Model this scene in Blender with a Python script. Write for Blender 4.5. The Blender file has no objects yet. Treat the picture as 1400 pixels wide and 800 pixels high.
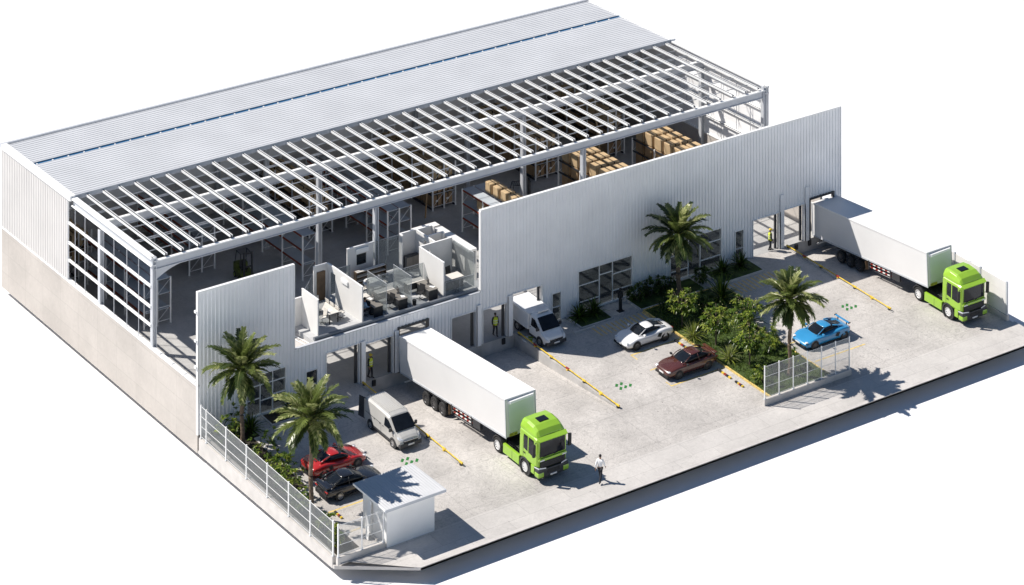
import bpy, bmesh, math, random
from mathutils import Vector, Matrix
R = math.radians
random.seed(7)
sc = bpy.context.scene
COL = sc.collection

# ------------------------------------------------------------------ camera
cd = bpy.data.cameras.new("camera")
cam = bpy.data.objects.new("camera", cd)
COL.objects.link(cam)
cam.location = (-97.46, -177.84, 100.0)
cam.rotation_euler = (R(90), 0, -R(90 - 55.19))
cd.sensor_width = 36.0
cd.lens = 4033.0 / 1400.0 * 36.0
cd.shift_y = -(1405.0 + 400.0) / 1400.0
cd.clip_start = 1.0
cd.clip_end = 6000.0
sc.camera = cam
sc.render.resolution_x, sc.render.resolution_y = 1024, 585

# ------------------------------------------------------------------ sky and sun
SUN = Vector((0.63, -0.62, -1.0)).normalized()          # the way the sunlight travels
elev = math.asin(-SUN.z)
to_sun = -SUN
w = bpy.data.worlds.new("World")
sc.world = w
w.use_nodes = True
nt = w.node_tree
sky = nt.nodes.new("ShaderNodeTexSky")
sky.sky_type = 'NISHITA'
sky.sun_disc = False
sky.sun_elevation = elev
sky.sun_rotation = math.atan2(to_sun.x, to_sun.y)
sky.air_density = 1.0
sky.dust_density = 0.1
sky.ozone_density = 4.0
bg = nt.nodes["Background"]
nt.links.new(sky.outputs[0], bg.inputs[0])
bg.inputs[1].default_value = 0.052
sd = bpy.data.lights.new("sun", 'SUN')
sd.energy = 4.2
sd.angle = R(0.5)
sd.color = (1.0, 0.945, 0.875)
sun = bpy.data.objects.new("sun", sd)
COL.objects.link(sun)
sun.rotation_euler = SUN.to_track_quat('-Z', 'Y').to_euler()
sun.location = (0, 0, 80)
sc.view_settings.view_transform = 'Standard'
sc.view_settings.look = 'None'
sc.view_settings.exposure = 0.56
sc.view_settings.gamma = 1.0
sc.cycles.use_denoising = True
sc.cycles.max_bounces = 6
sc.cycles.transparent_max_bounces = 16
sc.cycles.caustics_reflective = False
sc.cycles.caustics_refractive = False

# ------------------------------------------------------------------ materials
def new_mat(name):
    m = bpy.data.materials.new(name)
    m.use_nodes = True
    return m, m.node_tree, m.node_tree.nodes["Principled BSDF"]

def mat(name, col, rough=0.6, var=0.12, scale=1.5, metal=0.0, bump=0.0, bscale=40, coat=0.0, emit=None):
    m, t, b = new_mat(name)
    b.inputs["Roughness"].default_value = rough
    b.inputs["Metallic"].default_value = metal
    b.inputs["Coat Weight"].default_value = coat
    tc = t.nodes.new("ShaderNodeTexCoord")
    n = t.nodes.new("ShaderNodeTexNoise")
    n.inputs["Scale"].default_value = scale
    n.inputs["Detail"].default_value = 6
    t.links.new(tc.outputs["Object"], n.inputs["Vector"])
    cr = t.nodes.new("ShaderNodeValToRGB")
    cr.color_ramp.elements[0].position = 0.3
    cr.color_ramp.elements[1].position = 0.7
    cr.color_ramp.elements[0].color = (*[max(0, c * (1 - var)) for c in col], 1)
    cr.color_ramp.elements[1].color = (*[min(1, c * (1 + var)) for c in col], 1)
    t.links.new(n.outputs[0], cr.inputs[0])
    t.links.new(cr.outputs[0], b.inputs["Base Color"])
    if bump:
        n2 = t.nodes.new("ShaderNodeTexNoise")
        n2.inputs["Scale"].default_value = bscale
        t.links.new(tc.outputs["Object"], n2.inputs["Vector"])
        bp = t.nodes.new("ShaderNodeBump")
        bp.inputs["Strength"].default_value = bump
        bp.inputs["Distance"].default_value = 0.02
        t.links.new(n2.outputs[0], bp.inputs["Height"])
        t.links.new(bp.outputs[0], b.inputs["Normal"])
    if emit:
        b.inputs["Emission Color"].default_value = (*emit, 1)
        b.inputs["Emission Strength"].default_value = 1
    return m

def glass(name, tint, opac=0.35, body=(0.1, 0.11, 0.12), rough=0.05):
    """clear sheet: part of the light goes straight through, the rest is a faint body colour and a sharp reflection"""
    m, t, b = new_mat(name)
    b.inputs["Base Color"].default_value = (*body, 1)
    b.inputs["Roughness"].default_value = rough
    tr = t.nodes.new("ShaderNodeBsdfTransparent")
    tr.inputs[0].default_value = (*tint, 1)
    mx = t.nodes.new("ShaderNodeMixShader")
    lw = t.nodes.new("ShaderNodeTexNoise")
    lw.inputs["Scale"].default_value = 0.8
    mr = t.nodes.new("ShaderNodeMapRange")
    mr.inputs["From Min"].default_value = 0.3
    mr.inputs["From Max"].default_value = 0.7
    mr.inputs["To Min"].default_value = opac * 0.85
    mr.inputs["To Max"].default_value = min(1, opac * 1.15)
    t.links.new(lw.outputs[0], mr.inputs[0])
    t.links.new(mr.outputs[0], mx.inputs[0])
    t.links.new(tr.outputs[0], mx.inputs[1])
    t.links.new(b.outputs[0], mx.inputs[2])
    t.links.new(mx.outputs[0], t.nodes["Material Output"].inputs[0])
    return m

def slab_mat(name, col, bw, bh, joint=0.012, jdark=0.62, stain=0.16, speck=0.55, offs=0.0, crack=0.0, axis='XY', rough=0.75):
    """cast concrete: joints, cloudy stains, small dark specks and faint swirling trowel marks"""
    m, t, b = new_mat(name)
    L = t.links.new
    b.inputs["Roughness"].default_value = rough
    tc = t.nodes.new("ShaderNodeTexCoord")
    vec = tc.outputs["Object"]
    if axis != 'XY':
        sx = t.nodes.new("ShaderNodeSeparateXYZ"); cx = t.nodes.new("ShaderNodeCombineXYZ")
        L(vec, sx.inputs[0]); L(sx.outputs['Y' if axis == 'YZ' else 'X'], cx.inputs[0]); L(sx.outputs['Z'], cx.inputs[1])
        vec = cx.outputs[0]
    br = t.nodes.new("ShaderNodeTexBrick")
    br.offset = offs
    br.inputs["Color1"].default_value = (*col, 1)
    br.inputs["Color2"].default_value = (*[c * 0.93 for c in col], 1)
    br.inputs["Mortar"].default_value = (*[c * jdark for c in col], 1)
    br.inputs["Scale"].default_value = 1.0
    br.inputs["Mortar Size"].default_value = joint
    br.inputs["Mortar Smooth"].default_value = 0.2
    br.inputs["Brick Width"].default_value = bw
    br.inputs["Row Height"].default_value = bh
    L(vec, br.inputs["Vector"])
    def noise(scale, detail, dist=0.0, rgh=0.55):
        n = t.nodes.new("ShaderNodeTexNoise")
        n.inputs["Scale"].default_value = scale; n.inputs["Detail"].default_value = detail
        n.inputs["Distortion"].default_value = dist; n.inputs["Roughness"].default_value = rgh
        L(tc.outputs["Object"], n.inputs["Vector"]); return n
    def ramp(src, p0, p1, c0, c1):
        r = t.nodes.new("ShaderNodeMapRange")
        r.inputs["From Min"].default_value = p0; r.inputs["From Max"].default_value = p1
        r.inputs["To Min"].default_value = c0; r.inputs["To Max"].default_value = c1
        L(src, r.inputs[0]); return r.outputs[0]
    def mul(a, f):
        x = t.nodes.new("ShaderNodeVectorMath"); x.operation = 'SCALE'
        L(a, x.inputs[0]); L(f, x.inputs["Scale"]); return x.outputs[0]
    c = br.outputs["Color"]
    c = mul(c, ramp(noise(0.25, 5).outputs[0], 0.35, 0.65, 1 - stain, 1 + stain * 0.4))
    c = mul(c, ramp(noise(2.2, 6, 1.2, 0.65).outputs[0], 0.35, 0.7, 1 - stain * 0.5, 1.05))
    if crack:
        for sc_, ds in ((0.55, 2.2), (1.3, 1.2)):      # thin swirling trowel lines: level curves of a distorted noise
            n0 = noise(sc_, 1.5, ds, 0.5).outputs[0]
            pp = t.nodes.new("ShaderNodeMath"); pp.operation = 'PINGPONG'; pp.inputs[1].default_value = 0.05
            L(n0, pp.inputs[0])
            c = mul(c, ramp(pp.outputs[0], 0.0, 0.022, 1 - crack, 1.0))
    if speck:
        c = mul(c, ramp(noise(4.2, 3).outputs[0], 0.69, 0.74, 1.0, 1 - speck))
    L(c, b.inputs["Base Color"])
    bp = t.nodes.new("ShaderNodeBump")
    bp.inputs["Strength"].default_value = 0.25; bp.inputs["Distance"].default_value = 0.01
    L(noise(12, 5).outputs[0], bp.inputs["Height"]); L(bp.outputs[0], b.inputs["Normal"])
    return m

def leaf_mat(name, col, rough=0.32, var=0.32, scale=1.1, through=0.42):
    m = mat(name, col, rough, var, scale)
    t = m.node_tree; b = t.nodes["Principled BSDF"]
    tl = t.nodes.new("ShaderNodeBsdfTranslucent"); mx = t.nodes.new("ShaderNodeMixShader"); mx.inputs[0].default_value = through
    src = b.inputs["Base Color"].links[0].from_socket
    t.links.new(src, tl.inputs[0]); t.links.new(b.outputs[0], mx.inputs[1]); t.links.new(tl.outputs[0], mx.inputs[2])
    t.links.new(mx.outputs[0], t.nodes["Material Output"].inputs[0])
    return m

M = {}
M['white'] = mat("white_painted_steel", (0.85, 0.85, 0.84), 0.45, 0.04, 0.6)
M['clad'] = mat("white_cladding", (0.86, 0.865, 0.875), 0.42, 0.06, 0.35, bump=0.05, bscale=6)
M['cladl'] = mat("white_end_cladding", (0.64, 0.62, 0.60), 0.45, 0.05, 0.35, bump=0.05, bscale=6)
M['roof'] = mat("grey_roof_sheet", (0.60, 0.61, 0.625), 0.4, 0.05, 0.3, bump=0.05, bscale=5)
M['steel'] = mat("grey_steel_paint_and_shade", (0.50, 0.52, 0.55), 0.45, 0.06, 0.8)  # this grey also paints in the shade on the frame's beams and columns
M['sky_strip'] = glass("blue_rooflight", (0.35, 0.6, 0.85), 0.8, (0.03, 0.17, 0.36), 0.15)
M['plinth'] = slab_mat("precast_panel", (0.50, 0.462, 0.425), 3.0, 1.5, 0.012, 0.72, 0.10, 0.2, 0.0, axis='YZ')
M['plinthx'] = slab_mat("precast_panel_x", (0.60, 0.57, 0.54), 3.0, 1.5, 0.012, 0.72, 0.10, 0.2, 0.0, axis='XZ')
M['fpanel'] = mat("pale_fence_panel", (0.78, 0.76, 0.74), 0.7, 0.05, 0.9)
M['kerb'] = mat("kerb_concrete", (0.54, 0.515, 0.49), 0.8, 0.1, 1.2, bump=0.2)
M['yard'] = slab_mat("yard_concrete", (0.575, 0.545, 0.515), 5.2, 4.4, 0.016, 0.66, 0.20, 0.65, 0.0, crack=0.17)
M['walk'] = slab_mat("footway_concrete", (0.59, 0.563, 0.535), 3.4, 1.55, 0.016, 0.72, 0.12, 0.4, 0.5, crack=0.06)
M['floor'] = slab_mat("hall_floor", (0.47, 0.465, 0.455), 3.1, 3.1, 0.010, 0.7, 0.18, 0.25, 0.0, crack=0.06, rough=0.5)
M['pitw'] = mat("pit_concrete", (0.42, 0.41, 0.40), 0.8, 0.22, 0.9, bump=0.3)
M['ground'] = mat("white_ground", (0.83, 0.83, 0.83), 0.9, 0.01, 0.05)
M['yellow'] = mat("yellow_paint", (0.72, 0.50, 0.05), 0.5, 0.25, 3)
M['yline'] = mat("worn_yellow_line", (0.66, 0.49, 0.16), 0.8, 0.3, 4)
M['hutroof'] = mat("hut_roof_sheet", (0.56, 0.565, 0.575), 0.5, 0.05, 0.8)
M['pipe'] = mat("dark_grey_pipe", (0.16, 0.175, 0.195), 0.5, 0.08, 1)
M['olive'] = mat("olive_paint", (0.10, 0.13, 0.02), 0.5, 0.15, 2)
M['red'] = mat("red_paint", (0.30, 0.03, 0.02), 0.5, 0.2, 4)
M['black'] = mat("black_rubber", (0.018, 0.018, 0.02), 0.65, 0.3, 4)
M['dark'] = mat("dark_plastic", (0.035, 0.037, 0.042), 0.45, 0.2, 3)
M['tyre'] = mat("tyre_rubber", (0.022, 0.022, 0.023), 0.8, 0.3, 6)
M['rimw'] = mat("white_wheel", (0.72, 0.72, 0.72), 0.4, 0.12, 5)
M['rimd'] = mat("dark_wheel", (0.10, 0.10, 0.105), 0.35, 0.2, 5, metal=0.7)
M['rims'] = mat("silver_wheel", (0.5, 0.5, 0.51), 0.3, 0.1, 5, metal=0.9)
M['carglass'] = mat("car_glass", (0.010, 0.013, 0.018), 0.08, 0.2, 2)
M['carglass'].node_tree.nodes['Principled BSDF'].inputs['Specular IOR Level'].default_value = 0.3
M['chrome'] = mat("bright_metal", (0.7, 0.7, 0.72), 0.2, 0.05, 3, metal=1)
M['lamp'] = mat("lamp_lens", (0.75, 0.77, 0.8), 0.1, 0.05, 3, coat=1)
M['tail'] = mat("tail_lens", (0.4, 0.015, 0.012), 0.15, 0.1, 3, coat=1)
M['plate'] = mat("plate_white", (0.75, 0.75, 0.74), 0.5, 0.04, 3)
M['lime'] = mat("lime_green_paint", (0.31, 0.54, 0.045), 0.28, 0.05, 0.8, coat=0.6)
M['trailer'] = mat("white_trailer_panel", (0.76, 0.755, 0.75), 0.4, 0.03, 0.4)
M['vanw'] = mat("silver_white_paint", (0.50, 0.49, 0.465), 0.3, 0.03, 0.8, coat=0.5)
M['vanw2'] = mat("white_van_paint", (0.74, 0.75, 0.76), 0.3, 0.03, 0.8, coat=0.5)
M['carwhite'] = mat("white_car_paint", (0.80, 0.80, 0.80), 0.25, 0.02, 0.8, coat=0.8)
M['carbrown'] = mat("maroon_car_paint", (0.085, 0.024, 0.017), 0.25, 0.15, 0.8, coat=1)
M['carblue'] = mat("blue_car_paint", (0.035, 0.26, 0.52), 0.25, 0.06, 0.8, coat=0.8)
M['carred'] = mat("red_car_paint", (0.42, 0.018, 0.014), 0.25, 0.08, 0.8, coat=1)
M['carblack'] = mat("black_car_paint", (0.012, 0.012, 0.014), 0.2, 0.2, 0.8, coat=1)
M['shelf'] = mat("grey_shelf_board", (0.42, 0.46, 0.50), 0.6, 0.08, 1.2)
M['rackbeam'] = mat("rust_orange_beam", (0.24, 0.05, 0.02), 0.55, 0.25, 2)
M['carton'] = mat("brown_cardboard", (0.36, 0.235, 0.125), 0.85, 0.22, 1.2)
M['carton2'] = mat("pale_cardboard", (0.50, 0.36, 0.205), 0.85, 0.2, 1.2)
M['strapshade'] = mat("dark_strap_shade", (0.05, 0.035, 0.02), 0.6, 0.2, 3)  # straps, also painting in the dark gaps and side shade of cartons
M['officew'] = mat("office_white_wall", (0.70, 0.69, 0.67), 0.7, 0.04, 0.8)
M['oglass'] = glass("office_glass", (0.88, 0.90, 0.90), 0.26, (0.33, 0.35, 0.36), 0.08)
M['wglass'] = glass("window_glass", (0.55, 0.60, 0.64), 0.62, (0.02, 0.024, 0.028), 0.04)
M['wood'] = mat("brown_wood_door", (0.14, 0.09, 0.05), 0.55, 0.3, 2)
M['desk'] = mat("grey_brown_desk", (0.20, 0.185, 0.165), 0.5, 0.1, 1.5)
M['pale'] = mat("pale_laminate", (0.66, 0.63, 0.58), 0.5, 0.05, 1.5)
M['carpet'] = mat("grey_office_floor", (0.45, 0.455, 0.46), 0.8, 0.1, 2)
M['soil'] = mat("dark_soil", (0.035, 0.028, 0.018), 0.9, 0.4, 2.5, bump=0.4, bscale=12)
M['turf'] = mat("lawn_turf", (0.045, 0.075, 0.012), 0.9, 0.5, 1.8, bump=0.5, bscale=18)
M['blade'] = leaf_mat("grass_blade", (0.12, 0.165, 0.025))
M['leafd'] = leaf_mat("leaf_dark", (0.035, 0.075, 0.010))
M['leafm'] = leaf_mat("leaf_mid", (0.115, 0.185, 0.022))
M['leafl'] = leaf_mat("leaf_light", (0.30, 0.36, 0.055))  # light tone also paints sunlit contrast into the clumps
M['flower'] = mat("pale_blossom", (0.65, 0.60, 0.30), 0.6, 0.2, 3)
M['palmd'] = leaf_mat("palm_leaf_dark", (0.055, 0.085, 0.022))
M['palmm'] = leaf_mat("palm_leaf_mid", (0.15, 0.19, 0.05))
M['palml'] = leaf_mat("palm_leaf_light", (0.38, 0.40, 0.17))  # pale tone paints highlights into part of the fronds
M['trunk'] = mat("palm_bark", (0.16, 0.115, 0.08), 0.9, 0.35, 5, bump=0.6, bscale=14)
M['stemm'] = mat("thin_bark", (0.13, 0.10, 0.07), 0.9, 0.3, 5)
M['skin'] = mat("skin", (0.30, 0.17, 0.11), 0.55, 0.06, 4)
M['hair'] = mat("dark_hair", (0.015, 0.011, 0.009), 0.6, 0.2, 6)
M['shirtw'] = mat("white_shirt", (0.78, 0.78, 0.78), 0.8, 0.04, 4)
M['shirtb'] = mat("blue_shirt", (0.20, 0.30, 0.44), 0.8, 0.08, 4)
M['trous'] = mat("dark_trousers", (0.02, 0.022, 0.028), 0.85, 0.2, 4)
M['hivis'] = mat("hi_vis_yellow", (0.62, 0.72, 0.05), 0.7, 0.08, 4)
M['reflect'] = mat("reflective_band", (0.75, 0.75, 0.72), 0.4, 0.05, 4)
M['hat'] = mat("yellow_hard_hat", (0.75, 0.55, 0.05), 0.4, 0.05, 4)
M['gleaf'] = mat("green_ground_mark", (0.02, 0.17, 0.03), 0.7, 0.2, 3)
M['fkgreen'] = mat("forklift_green", (0.28, 0.42, 0.04), 0.4, 0.12, 2, coat=0.3)
M['stripew'] = mat("stripe_white", (0.8, 0.78, 0.75), 0.5, 0.05, 3)
M['wire'] = mat("galvanised_wire", (0.55, 0.56, 0.55), 0.5, 0.08, 3, metal=0.2)
M['screen'] = mat("dark_screen", (0.015, 0.016, 0.02), 0.15, 0.1, 3)
M['sign_y'] = mat("yellow_sign", (0.42, 0.42, 0.05), 0.5, 0.2, 3)
M['reefer'] = mat("pale_green_panel", (0.58, 0.66, 0.60), 0.35, 0.05, 0.6)

# ------------------------------------------------------------------ mesh helpers
class MB:
    """collects faces and links them as one mesh object"""
    def __init__(s): s.v = []; s.f = []; s.mi = []; s.mats = []; s.xf = None
    def slot(s, m):
        m = M[m] if isinstance(m, str) else m
        if m not in s.mats: s.mats.append(m)
        return s.mats.index(m)
    def add(s, vs, fs, m):
        k = len(s.v); i = s.slot(m)
        if s.xf is not None: vs = [s.xf @ Vector(p) for p in vs]
        s.v += [tuple(p) for p in vs]
        for f in fs: s.f.append([k + j for j in f]); s.mi.append(i)
    def box(s, a, b, m):
        (x0, y0, z0), (x1, y1, z1) = a, b
        s.add([(x0, y0, z0), (x1, y0, z0), (x1, y1, z0), (x0, y1, z0), (x0, y0, z1), (x1, y0, z1), (x1, y1, z1), (x0, y1, z1)],
              [(3, 2, 1, 0), (4, 5, 6, 7), (0, 1, 5, 4), (1, 2, 6, 5), (2, 3, 7, 6), (3, 0, 4, 7)], m)
    def rbox(s, a, b, m, bev=0.05, seg=2):
        bm = bmesh.new(); bmesh.ops.create_cube(bm, size=1)
        for v in bm.verts: v.co = Vector([(a[i] + b[i]) / 2 + v.co[i] * (b[i] - a[i]) for i in range(3)])
        bmesh.ops.bevel(bm, geom=bm.edges[:], offset=bev, segments=seg, affect='EDGES', profile=0.6)
        bm.verts.index_update()
        s.add([v.co.copy() for v in bm.verts], [[v.index for v in f.verts] for f in bm.faces], m); bm.free()
    def quad(s, pts, m): s.add(pts, [tuple(range(len(pts)))], m)
    def tube(s, pts, r, m, n=8, cap=True):
        pts = [Vector(p) for p in pts]
        rs = r if isinstance(r, (list, tuple)) else [r] * len(pts)
        vs = []; fs = []
        for i, p in enumerate(pts):
            d = (pts[min(i + 1, len(pts) - 1)] - pts[max(i - 1, 0)]).normalized()
            u = d.cross(Vector((0, 0, 1)))
            if u.length < 1e-3: u = d.cross(Vector((0, 1, 0)))
            u.normalize(); q = d.cross(u)
            for k in range(n):
                a = 2 * math.pi * k / n
                vs.append(p + (u * math.cos(a) + q * math.sin(a)) * rs[i])
        for i in range(len(pts) - 1):
            for k in range(n):
                fs.append((i * n + k, i * n + (k + 1) % n, (i + 1) * n + (k + 1) % n, (i + 1) * n + k))
        if cap:
            fs.append(tuple(range(n))[::-1]); fs.append(tuple((len(pts) - 1) * n + k for k in range(n)))
        s.add(vs, fs, m)
    def lathe_x(s, c, prof, m, n=24):
        """profile of (x, r) turned about the x axis through c"""
        vs = []; fs = []; k = len(prof)
        for i in range(n):
            a = 2 * math.pi * i / n
            for x, r in prof: vs.append((c[0] + x, c[1] + r * math.cos(a), c[2] + r * math.sin(a)))
        for i in range(n):
            j = (i + 1) % n
            for q in range(k - 1): fs.append((i * k + q, i * k + q + 1, j * k + q + 1, j * k + q))
        s.add(vs, fs, m)
    def loft(s, secs, m, closed=True, caps=True):
        n = len(secs[0]); vs = [p for q in secs for p in q]; fs = []
        for i in range(len(secs) - 1):
            for k in range(n if closed else n - 1):
                fs.append((i * n + k, i * n + (k + 1) % n, (i + 1) * n + (k + 1) % n, (i + 1) * n + k))
        if caps:
            fs.append(tuple(range(n))[::-1]); fs.append(tuple((len(secs) - 1) * n + k for k in range(n)))
        s.add(vs, fs, m)
    def prism(s, poly, z0, z1, m):
        n = len(poly)
        g = lambda z, p: z(p[0], p[1]) if callable(z) else z
        s.add([(x, y, g(z0, (x, y))) for x, y in poly] + [(x, y, g(z1, (x, y))) for x, y in poly],
              [tuple(range(n))[::-1], tuple(range(n, 2 * n))] + [(i, (i + 1) % n, n + (i + 1) % n, n + i) for i in range(n)], m)
    def sphere(s, c, r, m, nu=12, nv=8):
        r = r if isinstance(r, (tuple, list)) else (r, r, r)
        vs = []; fs = []
        for i in range(nv + 1):
            t = math.pi * i / nv
            for k in range(nu):
                a = 2 * math.pi * k / nu
                vs.append((c[0] + r[0] * math.sin(t) * math.cos(a), c[1] + r[1] * math.sin(t) * math.sin(a), c[2] + r[2] * math.cos(t)))
        for i in range(nv):
            for k in range(nu): fs.append((i * nu + k, (i + 1) * nu + k, (i + 1) * nu + (k + 1) % nu, i * nu + (k + 1) % nu))
        s.add(vs, fs, m)
    def build(s, name, parent=None, smooth=False, sub=0, bevel=0, fix=True):
        me = bpy.data.meshes.new(name)
        me.from_pydata(s.v, [], s.f)
        for m in s.mats: me.materials.append(m)
        me.polygons.foreach_set("material_index", s.mi)
        if fix:
            bm = bmesh.new(); bm.from_mesh(me)
            bmesh.ops.recalc_face_normals(bm, faces=bm.faces[:])
            bm.to_mesh(me); bm.free()
        if smooth:
            me.polygons.foreach_set("use_smooth", [True] * len(me.polygons))
        me.update()
        o = bpy.data.objects.new(name, me); COL.objects.link(o)
        if parent is not None: o.parent = parent
        if bevel:
            b = o.modifiers.new("bevel", 'BEVEL'); b.width = bevel; b.segments = 2; b.limit_method = 'ANGLE'
        if sub:
            b = o.modifiers.new("smooth", 'SUBSURF'); b.levels = sub; b.render_levels = sub
        return o

def tag(o, label=None, cat=None, group=None, kind=None):
    if label: o['label'] = label
    if cat: o['category'] = cat
    if group: o['group'] = group
    if kind: o['kind'] = kind
    return o

TILT = 0.04                      # the yard falls to the street at 4 in 100
def yz(y): return TILT * y if y < 0 else 0.0

def thing(name, label, cat, loc=(0, 0, 0), rz=0.0, group=None, tilt=0.0):
    o = bpy.data.objects.new(name, None); COL.objects.link(o)
    o.empty_display_size = 0.3
    o.location = loc
    o.rotation_euler = (Matrix.Rotation(tilt, 3, 'X') @ Matrix.Rotation(rz, 3, 'Z')).to_euler()
    return tag(o, label, cat, group)

def copy_tree(o, parent=None):
    c = o.copy(); COL.objects.link(c)
    if parent is not None: c.parent = parent
    for ch in list(o.children): copy_tree(ch, c)
    return c

def structure(o): o['kind'] = 'structure'; return o

# ------------------------------------------------------------------ ground and yard
m = MB(); m.quad([(-2500, -2500, -1.85), (2500, -2500, -1.85), (2500, 3500, -1.85), (-2500, 3500, -1.85)], 'ground')
structure(m.build('ground'))

XR = 58.9                         # right edge of the site
P1 = (13.2, 26.4); P2 = (52.4, 58.5); PY = -12.5
# added base, raised so its edges give a drop-shadow band; hidden set-back core
m = MB()
ol = [(0.02, 31.3), (0.02, -17.9), (4.25, -21.46), (XR + 0.25, -21.46), (XR + 0.25, 0), (56.3, 0.02), (56.3, 31.3)]
m.prism(ol, lambda x, y: -1.27 if y > -0.5 else (-1.22 if y > -18.5 else -1.02), lambda x, y: -1.15 if y >= -0.5 else yz(y) - 0.02 if y < -18.5 else -1.0, 'kerb')
m.box((5, -15, -1.86), (53, 26, -1.2), 'kerb')
structure(m.build('added_site_base'))

def ysheet(name, rects, mt, lift=0.0):
    m = MB()
    for x0, x1, y0, y1 in rects:
        m.quad([(x0, y0, yz(y0) + lift), (x1, y0, yz(y0) + lift), (x1, y1, yz(y1) + lift), (x0, y1, yz(y1) + lift)], mt)
    return structure(m.build(name))
YB = -18.4
ysheet('yard', [(0.3, P1[0], PY, 0), (P1[1], P2[0], PY, 0), (P2[1], XR, PY, 0), (0.3, XR, YB, PY)], 'yard')
m = MB()
m.quad([(0.2, YB, yz(YB)), (XR + 0.2, YB, yz(YB)), (XR + 0.2, -21.2, yz(-21.2)), (3.95, -21.2, yz(-21.2)), (0.2, -17.95, yz(-18.05))], 'walk')
structure(m.build('pavement'))
m = MB(); m.prism([(3.95, -21.2), (XR + 0.25, -21.2), (XR + 0.25, -21.46), (4.25, -21.46)], lambda x, y: yz(y) - 0.16, lambda x, y: yz(y) + 0.03, 'kerb')
structure(m.build('kerb'))
# dock pits: ramped floors and retaining walls
def pit_z(y): return -1.0 - TILT * y
m = MB()
for x0, x1 in (P1, P2):
    m.quad([(x0, PY, pit_z(PY)), (x1, PY, pit_z(PY)), (x1, 0.1, -1.0), (x0, 0.1, -1.0)], 'yard')
structure(m.build('dock_ramp'))
def retaining(label, x0, x1):
    t = thing('retaining_wall', label, 'wall', (x0, 0, 0))
    m = MB()
    for a, b in ((x0 - 0.22, x0), (x1, x1 + 0.22)):
        m.add([(a - x0, 0.0, -1.1), (b - x0, 0.0, -1.1), (b - x0, PY, -0.62), (a - x0, PY, -0.62),
               (a - x0, 0.0, 0.06), (b - x0, 0.0, 0.06), (b - x0, PY, yz(PY) + 0.03), (a - x0, PY, yz(PY) + 0.03)],
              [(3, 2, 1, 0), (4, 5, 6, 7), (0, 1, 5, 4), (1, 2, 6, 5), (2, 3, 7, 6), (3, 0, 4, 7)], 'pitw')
    m.build('side_wall', t)
    m = MB(); m.box((0, 0.0, -1.05), (x1 - x0, 0.2, -0.02), 'pitw'); m.build('dock_face', t)
    m = MB()
    for k in range(4):
        xx = 1.0 + k * (x1 - x0 - 2) / 3
        m.rbox((xx - 0.14, -0.12, -0.5), (xx + 0.14, 0.0, -0.08), 'black', 0.03)
    m.build('dock_bumper', t)
retaining("stained concrete walls of the wide sunken dock in front of the offices", *P1)
retaining("stained concrete walls of the narrow sunken dock at the far right end of the facade", *P2)

m = MB(); m.quad([(0.2, 0, 0.0), (56.2, 0, 0.0), (56.2, 31, 0.0), (0.2, 31, 0.0)], 'floor')
m.quad([(56.2, 0, 0.0), (58.5, 0, 0.0), (58.5, 4, 0.0), (56.2, 4, 0.0)], 'floor')
structure(m.build('floor'))

# ------------------------------------------------------------------ the warehouse
WH = thing('warehouse', 'large white cutaway warehouse with ribbed cladding, bare roof purlins and open docks', 'warehouse')

def ribs(a0, a1, pitch, depth, breaks=()):
    """breakpoints (a, offset) of a trapezoid rib profile, with extra points at breaks"""
    base = []
    k = math.floor(a0 / pitch) - 1
    while k * pitch < a1 + pitch:
        for u, d in ((0, 0), (0.5, 0), (0.6, depth), (0.9, depth)): base.append((k * pitch + u * pitch, d))
        k += 1
    def off(a):
        for (p, d), (q, e) in zip(base, base[1:]):
            if p <= a <= q: return d + (e - d) * (a - p) / (q - p)
        return 0
    xs = sorted(set([round(p, 4) for p, d in base if a0 < p < a1] + [round(b, 4) for b in breaks if a0 < b < a1] + [a0, a1]))
    return [(a, off(a)) for a in xs]

def cut_sheet(mb, a0, a1, z0, z1, holes, pitch, depth, put, mt):
    pr = ribs(a0, a1, pitch, depth, [h[0] for h in holes] + [h[1] for h in holes])
    for (a, d), (b, e) in zip(pr, pr[1:]):
        if b - a < 1e-4: continue
        c = (a + b) / 2; spans = [(z0, z1)]
        for h in holes:
            if h[0] < c < h[1]:
                out = []
                for s0, s1 in spans:
                    if h[2] > s0: out.append((s0, min(s1, h[2])))
                    if h[3] < s1: out.append((max(s0, h[3]), s1))
                spans = [q for q in out if q[1] - q[0] > 1e-3]
        for s0, s1 in spans: mb.quad([put(a, d, s0), put(b, e, s0), put(b, e, s1), put(a, d, s1)], mt)

FH = 9.7; LOW = 3.86
OPEN = {  # x0, x1, z0, z1
    'win1': (3.8, 6.97, 0.02, 2.88), 'door1': (8.54, 9.55, 0.0, 2.06), 'A': (10.2, 13.02, 0.0, 2.9), 'B': (13.44, 15.84, 0.0, 2.7),
    'C': (16.2, 18.8, 0.0, 3.05), 'D': (20.77, 22.98, 0.0, 2.62), 'E': (23.52, 25.72, 0.0, 2.5), 'F': (26.17, 28.9, 0.0, 3.0),
    'G': (29.72, 30.62, 0.0, 2.1), 'H': (32.14, 37.23, 0.06, 3.13), 'I': (40.8, 45.85, 0.06, 3.1), 'J': (47.16, 48.08, 0.02, 2.46),
    'K': (48.95, 51.66, 0.0, 2.88), 'L': (52.05, 54.22, 0.0, 2.95), 'S': (54.7, 57.25, 0.0, 3.15)}
holes = list(OPEN.values())
putF = lambda a, d, z: (a, -0.02 - d, z)
putB = lambda a, d, z: (a, 0.13, z)
m = MB()
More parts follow.
